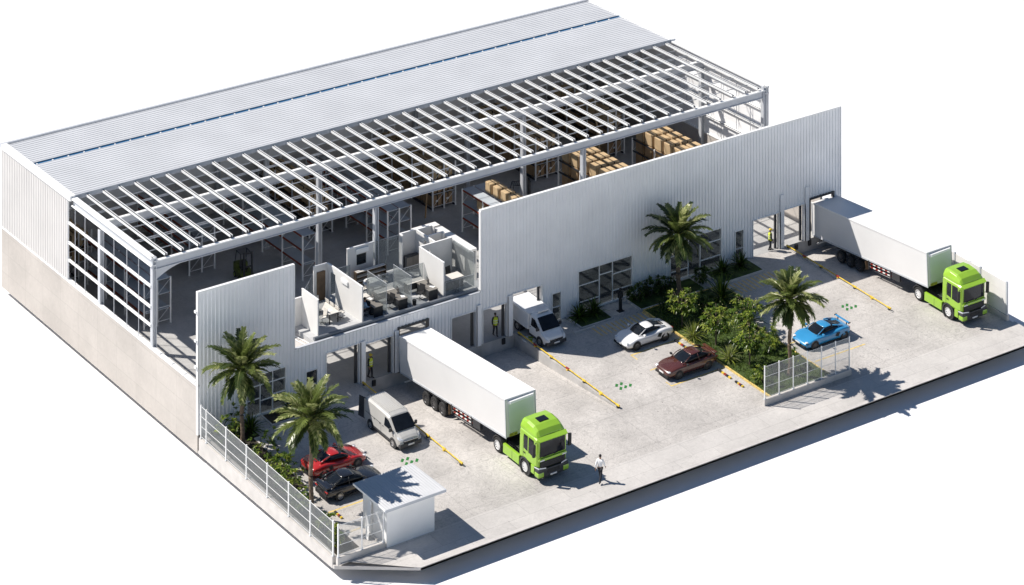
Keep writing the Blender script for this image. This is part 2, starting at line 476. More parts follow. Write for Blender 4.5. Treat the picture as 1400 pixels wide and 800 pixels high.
for x0, x1, zt in ((0.02, 7.62, FH), (7.62, 23.4, LOW), (23.4, 58.0, FH)):
    cut_sheet(m, x0, x1, 0.0, zt, holes, 0.3, 0.045, putF, 'clad')
    pr = sorted(set([x0, x1] + [h[i] for h in holes for i in (0, 1) if x0 < h[i] < x1]))
    cut_sheet(m, x0, x1, 0.0, zt, holes, 40.0, 0.0, putB, 'clad')
m.build('front_wall', WH, fix=False)
m = MB()
for x0, x1, zt in ((-0.03, 7.66, FH), (7.66, 23.34, LOW - .04), (23.36, 58.05, FH)):
    m.box((x0, -0.09, zt), (x1, 0.15, zt + (0.09 if zt > 5 else .045)), 'white' if zt > 5 else 'steel')
for xx, z0, z1 in ((-0.03, 0, FH), (7.62, LOW, FH), (23.34, LOW + .09, FH), (58.0, 0, FH)):
    m.box((xx, -0.085, z0), (xx + 0.06, 0.145, z1), 'white')
m.build('wall_trim', WH)

def opening_frame(h, mt='white', tk=0.055, proud=0.1):
    m = MB(); x0, x1, z0, z1 = h
    m.box((x0 - 0.01, -proud, z0), (x0 + tk, 0.16, z1 + 0.01), mt)
    m.box((x1 - tk, -proud, z0), (x1 + 0.01, 0.16, z1 + 0.01), mt)
    m.box((x0 + tk, -proud, z1 - tk), (x1 - tk, 0.16, z1 + 0.01), mt)
    return m
for k in ('A', 'B', 'D', 'E', 'F', 'K', 'L'):
    m = opening_frame(OPEN[k]); x0, x1, z0, z1 = OPEN[k]
    f = m.build('dock_door', WH)
    m = MB(); m.box((x1 - 0.30, 0.17, 0), (x1 - 0.1, 0.27, z1), 'dark'); m.box((x0 + 0.1, 0.17, z1 + 0.02), (x1 - 0.1, 0.45, z1 + 0.35), 'steel')
    m.build('door_track', f)
for k in ('C', 'S'):
    x0, x1, z0, z1 = OPEN[k]; m = MB()
    m.box((x0 - 0.03, -0.14, -0.1), (x0 + 0.12, 0.1, z1 + 0.06), 'dark'); m.box((x1 - 0.12, -0.14, -0.1), (x1 + 0.03, 0.1, z1 + 0.06), 'dark')
    m.box((x0 - 0.03, -0.16, z1 - 0.06), (x1 + 0.03, 0.1, z1 + 0.08), 'dark')
    m.build('dock_shelter', WH)
for xx in (13.05, 15.86, 22.99, 25.74, 51.7, 54.26):
    m = MB(); m.box((xx, -0.16, -0.02), (xx + 0.38, -0.10, 2.95 if xx < 50 else 4.2), 'clad'); m.box((xx, -0.16, -0.02), (xx + 0.03, 0.3, 2.9), 'white')
    m.build('pier_cladding', WH)
def glazing(h, mull, trans, mid):
    x0, x1, z0, z1 = h
    m = opening_frame(h, 'white', 0.06, 0.1)
    m.box((x0 + .08, -0.1, z0), (x1 - .08, 0.16, z0 + 0.09), 'white')
    for q in mull: m.box((q - 0.025, -0.07, z0 + 0.09), (q + 0.025, 0.08, z1 - 0.08), 'white')
    for a, b, z in trans: m.box((a + 0.036, -0.06, z - 0.025), (b - 0.036, 0.07, z + 0.025), 'white')
    f = m.build('window', WH)
    m = MB(); m.box((x0 + 0.02, -0.01, z0 + 0.02), (x1 - 0.02, 0.012, z1 - 0.02), 'wglass'); m.build('pane', f)
    if mid:
        m = MB(); m.tube([(mid, -0.13, 0.85), (mid, -0.13, 1.35)], 0.025, 'chrome', 6); m.build('handle', f)
glazing(OPEN['H'], (34.13, 35.36), ((32.2, 34.1, 2.0), (32.2, 34.1, 0.75), (34.13, 35.36, 2.35), (35.36, 37.2, 2.1), (35.36, 37.2, 0.85)), 35.25)
glazing(OPEN['I'], (42.6, 43.75), ((40.85, 42.6, 2.0), (40.85, 42.6, 0.8), (43.75, 45.8, 2.2), (43.75, 45.8, 1.0)), 42.8)
glazing(OPEN['win1'], (4.9, 5.9), ((3.85, 6.95, 2.1), (3.85, 4.9, 1.2), (4.9, 5.9, 1.0), (5.9, 6.95, 1.2)), 5.0)
for k in ('door1', 'G', 'J'):
    x0, x1, z0, z1 = OPEN[k]
    m = opening_frame(OPEN[k], 'white', 0.07, 0.1); f = m.build('door', WH)
    m = MB(); m.box((x0 + 0.07, 0.0, z0 + 0.02), (x1 - 0.07, 0.03, z1 - 0.07), 'wglass')
    m.box((x0 + 0.08, -0.025, z0 + 0.95), (x1 - 0.08, 0.055, z0 + 1.03), 'steel'); m.build('pane', f)

# plinth walls of precast panels
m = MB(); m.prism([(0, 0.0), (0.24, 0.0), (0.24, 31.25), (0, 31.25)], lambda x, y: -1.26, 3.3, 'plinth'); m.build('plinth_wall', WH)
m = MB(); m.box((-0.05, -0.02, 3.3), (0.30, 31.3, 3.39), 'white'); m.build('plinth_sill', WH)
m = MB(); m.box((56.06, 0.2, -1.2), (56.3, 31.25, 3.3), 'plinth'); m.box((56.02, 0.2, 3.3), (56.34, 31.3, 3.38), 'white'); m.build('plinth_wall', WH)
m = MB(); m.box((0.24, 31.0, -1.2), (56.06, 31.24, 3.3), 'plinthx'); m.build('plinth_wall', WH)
# end and back cladding
def clad_y(x, sgn, y0, y1, z0, z1, mt, pitch=0.3):
    m = MB(); pr = ribs(y0, y1, pitch, 0.04)
    for (a, d), (b, e) in zip(pr, pr[1:]):
        m.quad([(x + sgn * d, a, z0), (x + sgn * e, b, z0), (x + sgn * e, b, z1), (x + sgn * d, a, z1)], mt)
    xi = x - sgn * 0.12
    m.quad([(xi, y0, z0), (xi, y1, z0), (xi, y1, z1), (xi, y0, z1)], mt)
    m.box((min(x, xi), y0 - 0.05, z0), (max(x, xi), y0, z1), 'white')
    return m
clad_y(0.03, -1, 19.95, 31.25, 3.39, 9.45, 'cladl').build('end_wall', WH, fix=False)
m = clad_y(56.28, 1, 6.8, 31.25, 3.38, 9.6, 'clad'); m.build('end_wall', WH, fix=False)
m = MB(); pr = ribs(0.1, 56.2, 0.3, 0.04)
for (a, d), (b, e) in zip(pr, pr[1:]): m.quad([(a, 31.25 + d, 3.3), (b, 31.25 + e, 3.3), (b, 31.25 + e, 9.5), (a, 31.25 + d, 9.5)], 'clad')
m.quad([(0.1, 31.12, 3.3), (56.2, 31.12, 3.3), (56.2, 31.12, 9.5), (0.1, 31.12, 9.5)], 'clad')
m.build('back_wall', WH, fix=False)
# roof sheet with ribs along the length, interrupted by the rooflight strip
def roof_z(y): return 9.66 + (26.4 - y) * 0.004
m = MB()
for y0, y1 in ((19.35, 26.2), (26.62, 31.0)):
    pr = ribs(y0, y1, 0.36, 0.035)
    for (a, d), (b, e) in zip(pr, pr[1:]):
        m.quad([(0.3, a, roof_z(a) + d), (55.95, a, roof_z(a) + d), (55.95, b, roof_z(b) + e), (0.3, b, roof_z(b) + e)], 'roof')
    m.box((0.3, y0, 9.50), (55.95, y1, 9.60), 'steel')
m.build('roof', WH, fix=False)
m = MB(); m.box((0.25, 26.22, 9.585), (56.0, 26.6, 9.615), 'sky_strip'); rl = m.build('rooflight', WH)
m = MB()
for i in range(43): m.box((0.62 + i * 1.318 - 0.05, 26.22, 9.62), (0.62 + i * 1.318 + 0.05, 26.36, 9.70), 'white')
m.box((0.3, 26.6, 9.62), (55.95, 26.64, 9.70), 'steel')
m.build('glazing_clip', rl)
m = MB(); m.box((-0.12, 31.02, 9.48), (56.42, 31.42, 9.72), 'steel'); m.box((0.1, 31.08, 9.72), (56.2, 31.14, 9.76), 'steel'); m.build('gutter', WH)
for x0, x1 in ((-0.12, 0.32), (55.93, 56.40)):
    m = MB(); m.box((x0, 19.2, 9.42), (x1, 31.0, 9.80), 'white'); m.build('verge_trim', WH)
m = MB(); m.box((0.3, 19.22, 9.44), (55.95, 19.34, 9.79), 'steel'); m.build('roof_edge', WH)

# steel frame
def ibeam(m, a, b, wd, dp, mt='steel', fl=0.05, axis='x'):
    """I section from a to b along x or y, top flange at a.z"""
    z = a[2]
    if axis == 'x':
        for q0, q1, hw in ((z - fl, z, wd / 2), (z - dp, z - dp + fl, wd / 2), (z - dp + fl, z - fl, 0.03)):
            m.box((a[0], a[1] - hw, q0), (b[0], a[1] + hw, q1), mt)
    else:
        for q0, q1, hw in ((z - fl, z, wd / 2), (z - dp, z - dp + fl, wd / 2), (z - dp + fl, z - fl, 0.03)):
            m.box((a[0] - hw, a[1], q0), (a[0] + hw, b[1], q1), mt)
CX = (0.28, 18.72, 37.7, 55.85)
FYB = (6.9, 15.0, 23.0, 30.8)
for y, top, dp in ((6.9, 9.38, 0.62), (15.0, 9.30, 0.62), (23.0, 9.40, 0.6)):
    m = MB(); m.box((0.3, y - 0.13, top - 0.07), (56.0, y + 0.13, top), 'white'); m.box((0.3, y - 0.05, top - dp + 0.05), (56.0, y + 0.05, top - 0.07), 'steel')  # white top flange, greyer web: shade of the side face put into colour
    m.box((0.3, y - 0.13, top - dp), (56.0, y + 0.13, top - dp + 0.05), 'steel')
    m.build('beam', WH)
for x in CX:
    for y in FYB:
        if x == CX[0] and y > 20: continue
        m = MB(); zt = 9.66 if y == 6.9 and x in (CX[0], CX[3]) else 8.75
        m.box((x - 0.17, y - 0.17, 0), (x - 0.11, y + 0.17, zt), 'steel'); m.box((x + 0.11, y - 0.17, 0), (x + 0.17, y + 0.17, zt), 'steel')
        m.box((x - 0.11, y - 0.035, 0), (x + 0.11, y + 0.035, zt), 'steel'); m.box((x - 0.25, y - 0.25, 0), (x + 0.25, y + 0.25, 0.03), 'steel')
        m.build('column', WH)
m = MB()   # haunch at the front corner
for i in range(8):
    a = i / 8 * 2.6; b = (i + 1) / 8 * 2.6
    f = lambda u: 8.76 - 0.75 * (1 - u / 2.6) ** 2
    m.add([(0.45 + a, 6.87, 8.77), (0.45 + b, 6.87, 8.77), (0.45 + b, 6.87, f(b)), (0.45 + a, 6.87, f(a)),
           (0.45 + a, 6.93, 8.77), (0.45 + b, 6.93, 8.77), (0.45 + b, 6.93, f(b)), (0.45 + a, 6.93, f(a))],
          [(0, 1, 2, 3), (7, 6, 5, 4), (3, 2, 6, 7), (0, 4, 5, 1)], 'steel')
m.build('haunch', WH)
for x in (0.2, 56.1):
    m = MB(); m.box((x - 0.22, 6.75, 9.55), (x + 0.22, 19.2, 9.66), 'white'); m.box((x - 0.05, 6.9, 9.1), (x + 0.05, 19.2, 9.55), 'steel')
    m.box((x - 0.22, 6.75, 9.05), (x + 0.22, 19.2, 9.12), 'white'); m.build('edge_beam', WH)
def purlin_mesh(m):
    for sx in (-0.085, 0.085): m.box((sx - 0.023, 6.95, 9.50), (sx + 0.023, 19.25, 9.645), 'white')
    m.box((-0.062, 6.97, 9.50), (0.062, 19.25, 9.62), 'dark')  # dark fill paints shade into the gap between the two strips
m = MB(); purlin_mesh(m); p0 = m.build('purlin', WH); p0.location.x = 1.29
for i in range(1, 42):
    c = p0.copy(); COL.objects.link(c); c.location.x = 1.29 + i * 1.318
for y, z in ((8.6, 9.34), (10.4, 9.34), (10.75, 9.30), (12.8, 9.34), (16.4, 9.34), (16.7, 9.30), (18.0, 9.34)):
    m = MB(); m.tube([(0.3 + k * 1.318 * 2, y + (0.04 if k % 2 else -0.04), z - (0.05 if k % 2 else 0)) for k in range(22)], 0.035, 'steel', 5); m.build('tie_rod', WH)
# side rails of the open bays
for x in (0.1, 56.02):
    y1 = 19.95 if x < 1 else 31.0
    for z in (4.85, 6.14, 7.6):
        m = MB(); m.box((x - 0.06, 6.95, z - 0.08), (x + 0.06, y1, z - 0.045), 'white'); m.box((x - 0.06, 6.95, z + 0.05), (x + 0.06, y1, z + 0.085), 'white')
        m.box((x - 0.03, 6.95, z - 0.05), (x + 0.0, y1, z + 0.05), 'steel'); m.build('side_rail', WH)
    for y in (8.8, 10.6, 12.6, 17.2, 18.8):
        m = MB(); m.tube([(x, y, 3.39), (x, y, 9.05)], 0.03, 'steel', 6); m.build('sag_rod', WH)
m = MB()
for y, z in ((-0.0, 0), (1.4, 0), (3.2, 0), (5.0, 0)): m.rbox((-0.02, y + 0.5, 3.39), (0.22, y + 0.62, 3.47), 'white', 0.02)
m.build('sill_bracket', WH)
m = MB()
for z in (4.6, 6.4, 8.4): m.rbox((-0.14, 0.0, z - 0.08), (0.03, 0.25, z + 0.08), 'white', 0.02)
m.build('rail_bracket', WH)

# ------------------------------------------------------------------ site boundary: fences, kerb walls, guard house
def mesh_fence(label, pts, h, kerb_top, kerb_bot, group, rails=(0.03, 0.36, 0.68, 1.0), wire=0.052, wr=0.0085, pw=0.04, rr=0.017):
    """posts, one mesh panel per bay, and the kerb wall underneath; pts are (x, y) post feet"""
    t = thing('mesh_fence', label, 'fence', (pts[0][0], pts[0][1], kerb_top(*pts[0])), group=group)
    o = Vector(t.location)
    for i, (x, y) in enumerate(pts):
        z = kerb_top(x, y); m = MB()
        m.box((x - pw - o.x, y - pw - o.y, z - 0.02 - o.z), (x + pw - o.x, y + pw - o.y, z + h + 0.05 - o.z), 'white')
        m.box((x - 0.09 - o.x, y - 0.09 - o.y, z - o.z), (x + 0.09 - o.x, y + 0.09 - o.y, z + 0.03 - o.z), 'steel')
        m.build('post', t)
    for (ax, ay), (bx, by) in zip(pts, pts[1:]):
        A = Vector((ax, ay, kerb_top(ax, ay))) - o; B = Vector((bx, by, kerb_top(bx, by))) - o
        L = (B - A).length; m = MB()
        for r in rails:
            up = Vector((0, 0, 0.06 + r * (h - 0.1)))
            m.tube([A + up, B + up], rr, 'white', 5)
        n = int(L / wire)
        d = (B - A) / L; s = Vector((d.x, d.y, 0)).normalized() * wr; q = Vector((-d.y, d.x, 0)) * wr
        for k in range(1, n):
            p = A + d * (k * L / n); z0 = Vector((0, 0, 0.07)); z1 = Vector((0, 0, h - 0.03))
            m.add([p - s + z0, p + q + z0, p + s + z0, p - q + z0, p - s + z1, p + q + z1, p + s + z1, p - q + z1],
                  [(0, 1, 5, 4), (1, 2, 6, 5), (2, 3, 7, 6), (3, 0, 4, 7)], 'wire')
        m.build('mesh_panel', t, fix=False)
    (ax, ay), (bx, by) = pts[0], pts[-1]
    m = MB(); d = Vector((bx - ax, by - ay, 0)).normalized(); q = Vector((-d.y, d.x, 0)) * 0.12
    vs = []
    for f in (kerb_bot, kerb_top):
        for (x, y), sg in (((ax, ay), 1), ((bx, by), 1), ((bx, by), -1), ((ax, ay), -1)):
            e = d * (-0.1 if (x, y) == (ax, ay) else 0.1)
            vs.append((x + q.x * sg + e.x - o.x, y + q.y * sg + e.y - o.y, f(x, y) - o.z))
    m.add(vs, [(3, 2, 1, 0), (4, 5, 6, 7), (0, 1, 5, 4), (1, 2, 6, 5), (2, 3, 7, 6), (3, 0, 4, 7)], 'kerb')
    m.build('kerb_wall', t)
    return t
kt = lambda x, y: -0.12 + 0.024 * y
LF = [(0.12, y) for y in (-0.30, -1.05, -3.78, -6.54, -9.3, -12.06, -14.8, -17.6)]
mesh_fence("long white mesh fence on the left site edge beside the palms and sports cars", LF, 2.22, kt, lambda x, y: -1.24, 'boundary fences')
kf = lambda x, y: yz(y) + 0.36
mesh_fence("short white mesh fence between the left front corner and the guard hut", [(0.13, -18.2), (1.85, -18.26), (3.45, -18.28)], 2.05, kf, lambda x, y: yz(y) - 0.1, 'boundary fences')
kf2 = lambda x, y: yz(y) + 0.42
mesh_fence("white mesh fence at the street end of the bed in front of the blue car", [(35.48 + i * 1.31, -17.75) for i in range(7)], 2.3, kf2, lambda x, y: yz(y) - 0.1, 'boundary fences', wire=0.05, wr=0.008, pw=0.033, rr=0.013)
# right boundary: solid grey panels between posts
t = thing('panel_fence', "grey concrete panel fence with steel posts beside the green truck at the right edge", 'fence', (58.72, -18.0, -0.72))
yy = [-18.0, -15.2, -12.4, -9.6]
for y in yy:
    m = MB(); m.box((-0.07, y + 18 - 0.07, yz(y) + 0.72), (0.07, y + 18 + 0.07, yz(y) + 0.72 + 2.9), 'steel'); m.build('post', t)
for a, b in zip(yy, yy[1:]):
    m = MB(); za = yz(a) + 0.72; zb = yz(b) + 0.72
    for k in range(3):
        l0 = 0.42 + k * 0.80; l1 = l0 + 0.785
        m.add([(-0.035, a + 18.08, za + l0), (0.035, a + 18.08, za + l0), (0.035, b + 17.92, zb + l0), (-0.035, b + 17.92, zb + l0),
               (-0.035, a + 18.08, za + l1), (0.035, a + 18.08, za + l1), (0.035, b + 17.92, zb + l1), (-0.035, b + 17.92, zb + l1)],
              [(3, 2, 1, 0), (4, 5, 6, 7), (0, 1, 5, 4), (1, 2, 6, 5), (2, 3, 7, 6), (3, 0, 4, 7)], 'fpanel')
    m.build('panel', t)
m = MB(); m.prism([(-0.14, -0.1), (0.14, -0.1), (0.14, 8.5), (-0.14, 8.5)], lambda x, y: yz(y - 18) + 0.72 - 0.2, lambda x, y: yz(y - 18) + 0.72 + 0.40, 'kerb'); m.build('kerb_wall', t)

# guard hut
g = thing('guard_hut', "small white guard hut with a flat white roof at the site entrance", 'hut', (5.45, -16.9, yz(-16.9)))
m = MB(); x0, x1, y0, y1 = -1.82, 1.82, -1.53, 1.35
for a, b in (((x0, y0), (x1, y0 + .1)), ((x0, y1 - .1), (x1, y1)), ((x1 - .1, y0 + .1), (x1, y1 - .1)), ((x0, y0 + .1), (x0 + .1, -0.75)), ((x0, 0.25), (x0 + .1, y1 - .1))):
    m.prism([(a[0], a[1]), (b[0], a[1]), (b[0], b[1]), (a[0], b[1])], lambda x, y: yz(y - 16.9) + 0.676 - 0.1, 2.55, 'white')
m.box((x0, -0.75, 2.1), (x0 + .1, .25, 2.55), 'white')
m.build('wall', g)
m = MB(); m.box((x0 + .02, -0.73, 0.05), (x0 + .07, 0.23, 2.08), 'white'); d = m.build('door', g)
m = MB(); m.tube([(x0 - .03, 0.1, 0.95), (x0 - .03, 0.1, 1.1)], 0.02, 'chrome', 6); m.build('handle', d)
m = MB(); pr = ribs(-2.30, 2.28, 0.2, 0.012)
for (a, dd), (b, e) in zip(pr, pr[1:]): m.quad([(a, -2.12, 2.72 + dd), (b, -2.12, 2.72 + e), (b, 1.82, 2.80 + e), (a, 1.82, 2.80 + dd)], 'hutroof')
m.add([(-2.3, -2.12, 2.60), (2.28, -2.12, 2.60), (2.28, 1.82, 2.68), (-2.3, 1.82, 2.68), (-2.3, -2.12, 2.72), (2.28, -2.12, 2.72), (2.28, 1.82, 2.80), (-2.3, 1.82, 2.80)],
      [(3, 2, 1, 0), (0, 1, 5, 4), (1, 2, 6, 5), (2, 3, 7, 6), (3, 0, 4, 7)], 'white')
m.box((-2.34, -2.17, 2.57), (2.32, -2.12, 2.745), 'steel'); m.box((2.28, -2.12, 2.57), (2.32, 1.86, 2.745), 'steel')
m.build('roof', g)
m = MB(); m.box((x0 - 0.16, -0.9, -0.02), (x0, .4, 0.08), 'kerb'); m.build('doorstep', g)
# a leaning white board beside the hut door
bd = thing('leaning_board', "white board leaning against the left wall of the guard hut", 'board', (3.25, -16.2, yz(-16.2)))
m = MB(); m.add([(-0.2, -0.9, 0.0), (-0.16, -0.9, 0.0), (0.3, -0.5, 2.15), (0.34, -0.5, 2.15), (-0.2, -0.55, 0.0), (-0.16, -0.55, 0.0), (0.3, -0.15, 2.15), (0.34, -0.15, 2.15)],
      [(0, 1, 3, 2), (4, 6, 7, 5), (0, 2, 6, 4), (1, 5, 7, 3), (2, 3, 7, 6), (0, 4, 5, 1)], 'white'); m.build('board', bd)

# ------------------------------------------------------------------ painted lines, marks, kerbs of the beds
def ground_mark(name, polys, mt, lift):
    m = MB()
    for p in polys: m.quad([(x, y, yz(y) + lift) for x, y in p], mt)
    return structure(m.build(name, fix=False))
def bar(x0, y0, x1, y1, wd):
    d = Vector((x1 - x0, y1 - y0, 0)).normalized(); q = Vector((-d.y, d.x, 0)) * wd / 2
    return [(x0 + q.x, y0 + q.y), (x0 - q.x, y0 - q.y), (x1 - q.x, y1 - q.y), (x1 + q.x, y1 + q.y)]
lines = [bar(31.7, -7.15, 36.3, -7.15, .13), bar(31.5, -12.15, 36.3, -12.15, .13), bar(31.6, -9.6, 33.0, -9.6, .1), bar(31.75, -7.2, 31.75, -7.9, .09),
         bar(31.55, -12.1, 31.55, -11.5, .09), bar(2.6, -12.95, 7.4, -12.95, .13), bar(2.6, -15.6, 3.6, -15.6, .13), bar(2.9, -7.6, 7.4, -7.6, .12),
         bar(42.5, -12.0, 47.3, -12.0, .12), bar(42.5, -15.0, 47.3, -15.0, .12)]
ground_mark('parking_line', lines, 'yline', 0.004)
hat = [bar(31.7 + i * 0.42, -3.75, 31.7 + i * 0.42, -2.45, .12) for i in range(12)] + [bar(44.6 + i * 0.42, -4.2, 44.6 + i * 0.42, -2.55, .12) for i in range(10)]
ground_mark('crossing_marking', hat, 'yline', 0.004)
def petal_mark(cx, cy, s=1.0):
    out = []
    for i in range(2):
        for j in range(3):
            x = cx + (j - 1) * 0.42 * s; y = cy + (i - 0.5) * 0.5 * s
            if (i, j) == (1, 2): continue
            out.append([(x - .20 * s, y - .09 * s), (x - .08 * s, y - .22 * s), (x + .20 * s, y + .05 * s), (x + .09 * s, y + .22 * s)])
    return out
for c in ((28.7, -10.25), (50.1, -10.05), (10.5, -10.45)):
    ground_mark('green_mark', petal_mark(*c), 'gleaf', 0.005)
m = MB(); cx, cy = 26.9, -1.3
m.prism([(cx + .62 * math.cos(a * .4), cy + .5 * math.sin(a * .4)) for a in range(16)], lambda x, y: yz(y), lambda x, y: yz(y) + .012, 'stripew'); structure(m.build('floor_disc'))
ground_mark('green_mark', [[(cx - .5, cy - .1), (cx - .1, cy - .42), (cx + .15, cy - .1), (cx - .2, cy + .08)], [(cx - .1, cy + .12), (cx + .2, cy - .05), (cx + .45, cy + .15), (cx + .1, cy + .38)]], 'fkgreen', 0.017)
for label, (x, y0, y1) in {"yellow edge rail along the left wall of the wide sunken dock beside the silver van": (13.1, -0.4, -12.9),
                           "yellow edge rail along the right wall of the wide sunken dock below the box van": (26.52, -0.4, -12.6),
                           "yellow edge rail along the narrow right dock beside the parked trailer": (52.28, -0.3, -12.2)}.items():
    t = thing('edge_rail', label, 'rail', (x, y0, yz(y0)), group='yellow rails along the docks')
    m = MB(); m.tube([(0, 0, 0.19), (0, y1 - y0, 0.19 + yz(y1) - yz(y0))], 0.042, 'yellow', 8); m.build('bar', t)
    n = 7
    for k in range(n):
        q = 0.1 + k * (y1 - y0 + -0.2) / (n - 1) if False else -0.1 + k * (y1 - y0 + 0.2) / (n - 1)
        z = TILT * q; m = MB()
        m.rbox((-0.09, q - 0.08, z - 0.02), (0.09, q + 0.08, z + 0.14), 'yellow' if k % 2 else 'dark', 0.02); m.rbox((-0.06, q - 0.2, z + .13), (0.06, q + 0.2, z + .245), 'red' if k in (1, 3) and x > 20 else 'yellow', 0.03)
        m.build('bracket', t)
def wheel_stop(label, x, y, L=1.5):
    t = thing('wheel_stop', label, 'wheel stop', (x, y, yz(y)), group='wheel stops in the parking bays', tilt=TILT)
    for k in range(6):
        m = MB(); m.rbox((-0.08, (k - 3) * L / 6, 0), (0.08, (k - 2) * L / 6 - 0.005, 0.11), ('yellow', 'black', 'red')[k % 3] if k < 5 else 'black', 0.02); m.build('block', t)
wheel_stop("striped rubber wheel stop behind the white sports car, beside the bed", 35.75, -7.9)
wheel_stop("striped rubber wheel stop behind the maroon coupe, beside the bed", 35.75, -12.9)
wheel_stop("striped rubber wheel stop in the empty bay nearest the street fence", 35.75, -14.6, 0.9)
wheel_stop("striped rubber wheel stop by the fence at the tail of the black car", 2.95, -13.6, 0.9)
m = MB(); m.add([(30.1, -2.45, yz(-2.45)), (32.0, -2.45, yz(-2.45)), (32.0, -2.3, yz(-2.3)), (30.1, -2.3, yz(-2.3))] + [(30.1, -2.45, yz(-2.45) + .1), (32.0, -2.45, yz(-2.45) + .1), (32.0, -2.3, yz(-2.3) + .1), (30.1, -2.3, yz(-2.3) + .1)],
      [(4, 5, 6, 7), (0, 1, 5, 4), (1, 2, 6, 5), (2, 3, 7, 6), (3, 0, 4, 7)], 'kerb'); structure(m.build('kerb'))

# planted beds: soil and lawn inside a low kerb
def bed(poly, mt, kerbm='kerb'):
    m = MB(); m.prism(poly, lambda x, y: yz(y) - .05, lambda x, y: yz(y) + .07, mt); structure(m.build('planting_bed'))
    m = MB(); n = len(poly)
    for i in range(n):
        (ax, ay), (bx, by) = poly[i], poly[(i + 1) % n]
        q = bar(ax, ay, bx, by, 0.12)
        m.prism(q, lambda x, y: yz(y) - .03, lambda x, y: yz(y) + .10 + .001 * i, kerbm)
    structure(m.build('bed_kerb'))
BEDC = [(36.5, -17.45), (42.1, -17.45), (42.1, -6.4), (44.0, -5.4), (44.0, -2.4), (36.5, -2.4)]
BEDL = [(0.35, -17.6), (2.2, -17.6), (2.2, -9.9), (3.0, -9.7), (3.0, -2.6), (3.55, -2.6), (3.55, -0.3), (0.35, -0.3)]
bed(BEDC, 'turf', 'yline')
bed(BEDL, 'soil')
bed([(31.0, -0.2), (33.9, -0.2), (33.9, -2.1), (31.0, -2.1)], 'turf')
bed([(36.4, -0.2), (42.6, -0.2), (42.6, -2.25), (36.4, -2.25)], 'turf')
bed([(44.0, -0.2), (48.3, -0.2), (48.3, -2.25), (44.0, -2.25)], 'turf')
bed([(4.9, -0.2), (8.2, -0.2), (8.2, -1.7), (4.9, -1.7)], 'soil')
def lawn(poly, n, seed):
    rng = random.Random(seed); xs = [p[0] for p in poly]; ys = [p[1] for p in poly]; m = MB()
    def inside(x, y):
        c = False; k = len(poly)
        for i in range(k):
            (ax, ay), (bx, by) = poly[i], poly[(i + 1) % k]
            if (ay > y) != (by > y) and x < (bx - ax) * (y - ay) / (by - ay) + ax: c = not c
        return c
    while n > 0:
        x = rng.uniform(min(xs), max(xs)); y = rng.uniform(min(ys), max(ys))
        if not inside(x, y): continue
        n -= 1; a = rng.uniform(0, 6.28); h = rng.uniform(.07, .2); z = yz(y) + .06; wd = rng.uniform(.02, .04)
        c, s_ = math.cos(a), math.sin(a); lx, ly = rng.uniform(-.08, .08), rng.uniform(-.08, .08)
        m.add([(x - c * wd, y - s_ * wd, z), (x + c * wd, y + s_ * wd, z), (x + lx, y + ly, z + h)], [(0, 1, 2)], rng.choice(['blade', 'turf', 'leafm']))
    tag(m.build('grass', fix=False), "short green lawn grass in the planted beds", 'grass', kind='stuff')
lawn(BEDC, 9000, 3)

# ------------------------------------------------------------------ plants
def leaf(m, p, d, L, wd, mt, droop=0.3, up=Vector((0, 0, 1))):
    """a pointed leaf folded slightly along its midrib, bending down towards the tip"""
    d = d.normalized(); s = d.cross(up)
    if s.length < .05: s = Vector((1, 0, 0))
    s.normalize(); n = s.cross(d)
    p1 = p + d * L * .45 + n * L * .06; p2 = p + d * L - n * L * droop * .4 - Vector((0, 0, L * droop * .6))
    q = n * (wd * .35)
    m.add([p, p1 - s * wd + q, p1, p1 + s * wd + q, p2], [(0, 1, 2), (0, 2, 3), (1, 4, 2), (2, 4, 3)], mt)

def palm_crown(seed, n=42, L=2.75, rise=0.0):
    rng = random.Random(seed); m = MB()
    for i in range(n):
        f = i / (n - 1)                                   # 0 innermost upright, 1 lowest drooping
        az = i * 2.39996 + rng.uniform(-.2, .2)
        el = R(86 - 104 * f ** 0.95 + rng.uniform(-6, 6))
        ln = L * (0.82 + 0.25 * math.sin(math.pi * min(1, f * 1.15))) * rng.uniform(.9, 1.08)
        h = Vector((math.cos(az), math.sin(az), 0))
        pts = []; p = Vector((0, 0, 0.12 * (1 - f))) + h * 0.1; a = el; K = 15; bend = R(52 + 38 * f + rng.uniform(-8, 8)) / K
        for k in range(K + 1):
            pts.append(p.copy()); p = p + (h * math.cos(a) + Vector((0, 0, 1)) * math.sin(a)) * ln / K; a -= bend * (0.4 + 1.1 * k / K)
        side = h.cross(Vector((0, 0, 1)))
        m.tube(pts, [.035 * (1 - .8 * k / K) + .006 for k in range(K + 1)], 'palml' if rng.random() < .6 else 'palmm', 4, cap=False)
        base = rng.random()
        for k in range(2, K + 1):
            for sub in (0, .5):
                if k == K and sub: continue
                q = pts[k] if not sub else (pts[k] + pts[k + 1]) / 2
                t = (pts[k] - pts[k - 1]).normalized(); u = side.cross(t)
                tt = (k + sub) / K; ll = (0.26 + .36 * math.sin(math.pi * min(1, tt * .95 + .12))) * rng.uniform(.8, 1.15)
                for sg in (-1, 1):
                    d = t * .75 + side * sg * .72 + u * rng.uniform(.05, .38) - Vector((0, 0, .12 + .2 * f))
                    c = 'palml' if base < .35 and rng.random() < .6 else 'palmm' if base < .8 else 'palmd'
                    if f > .8 and rng.random() < .5: c = 'palmd'
                    d.normalize(); w_ = 0.062
                    sN = d.cross(u).normalized() * w_; e = q + d * ll - Vector((0, 0, ll * .14))
                    mid = q + d * ll * .4
                    m.add([q - sN * .5, q + sN * .5, mid + sN, e, mid - sN], [(0, 1, 2, 3, 4)], c)
    return m
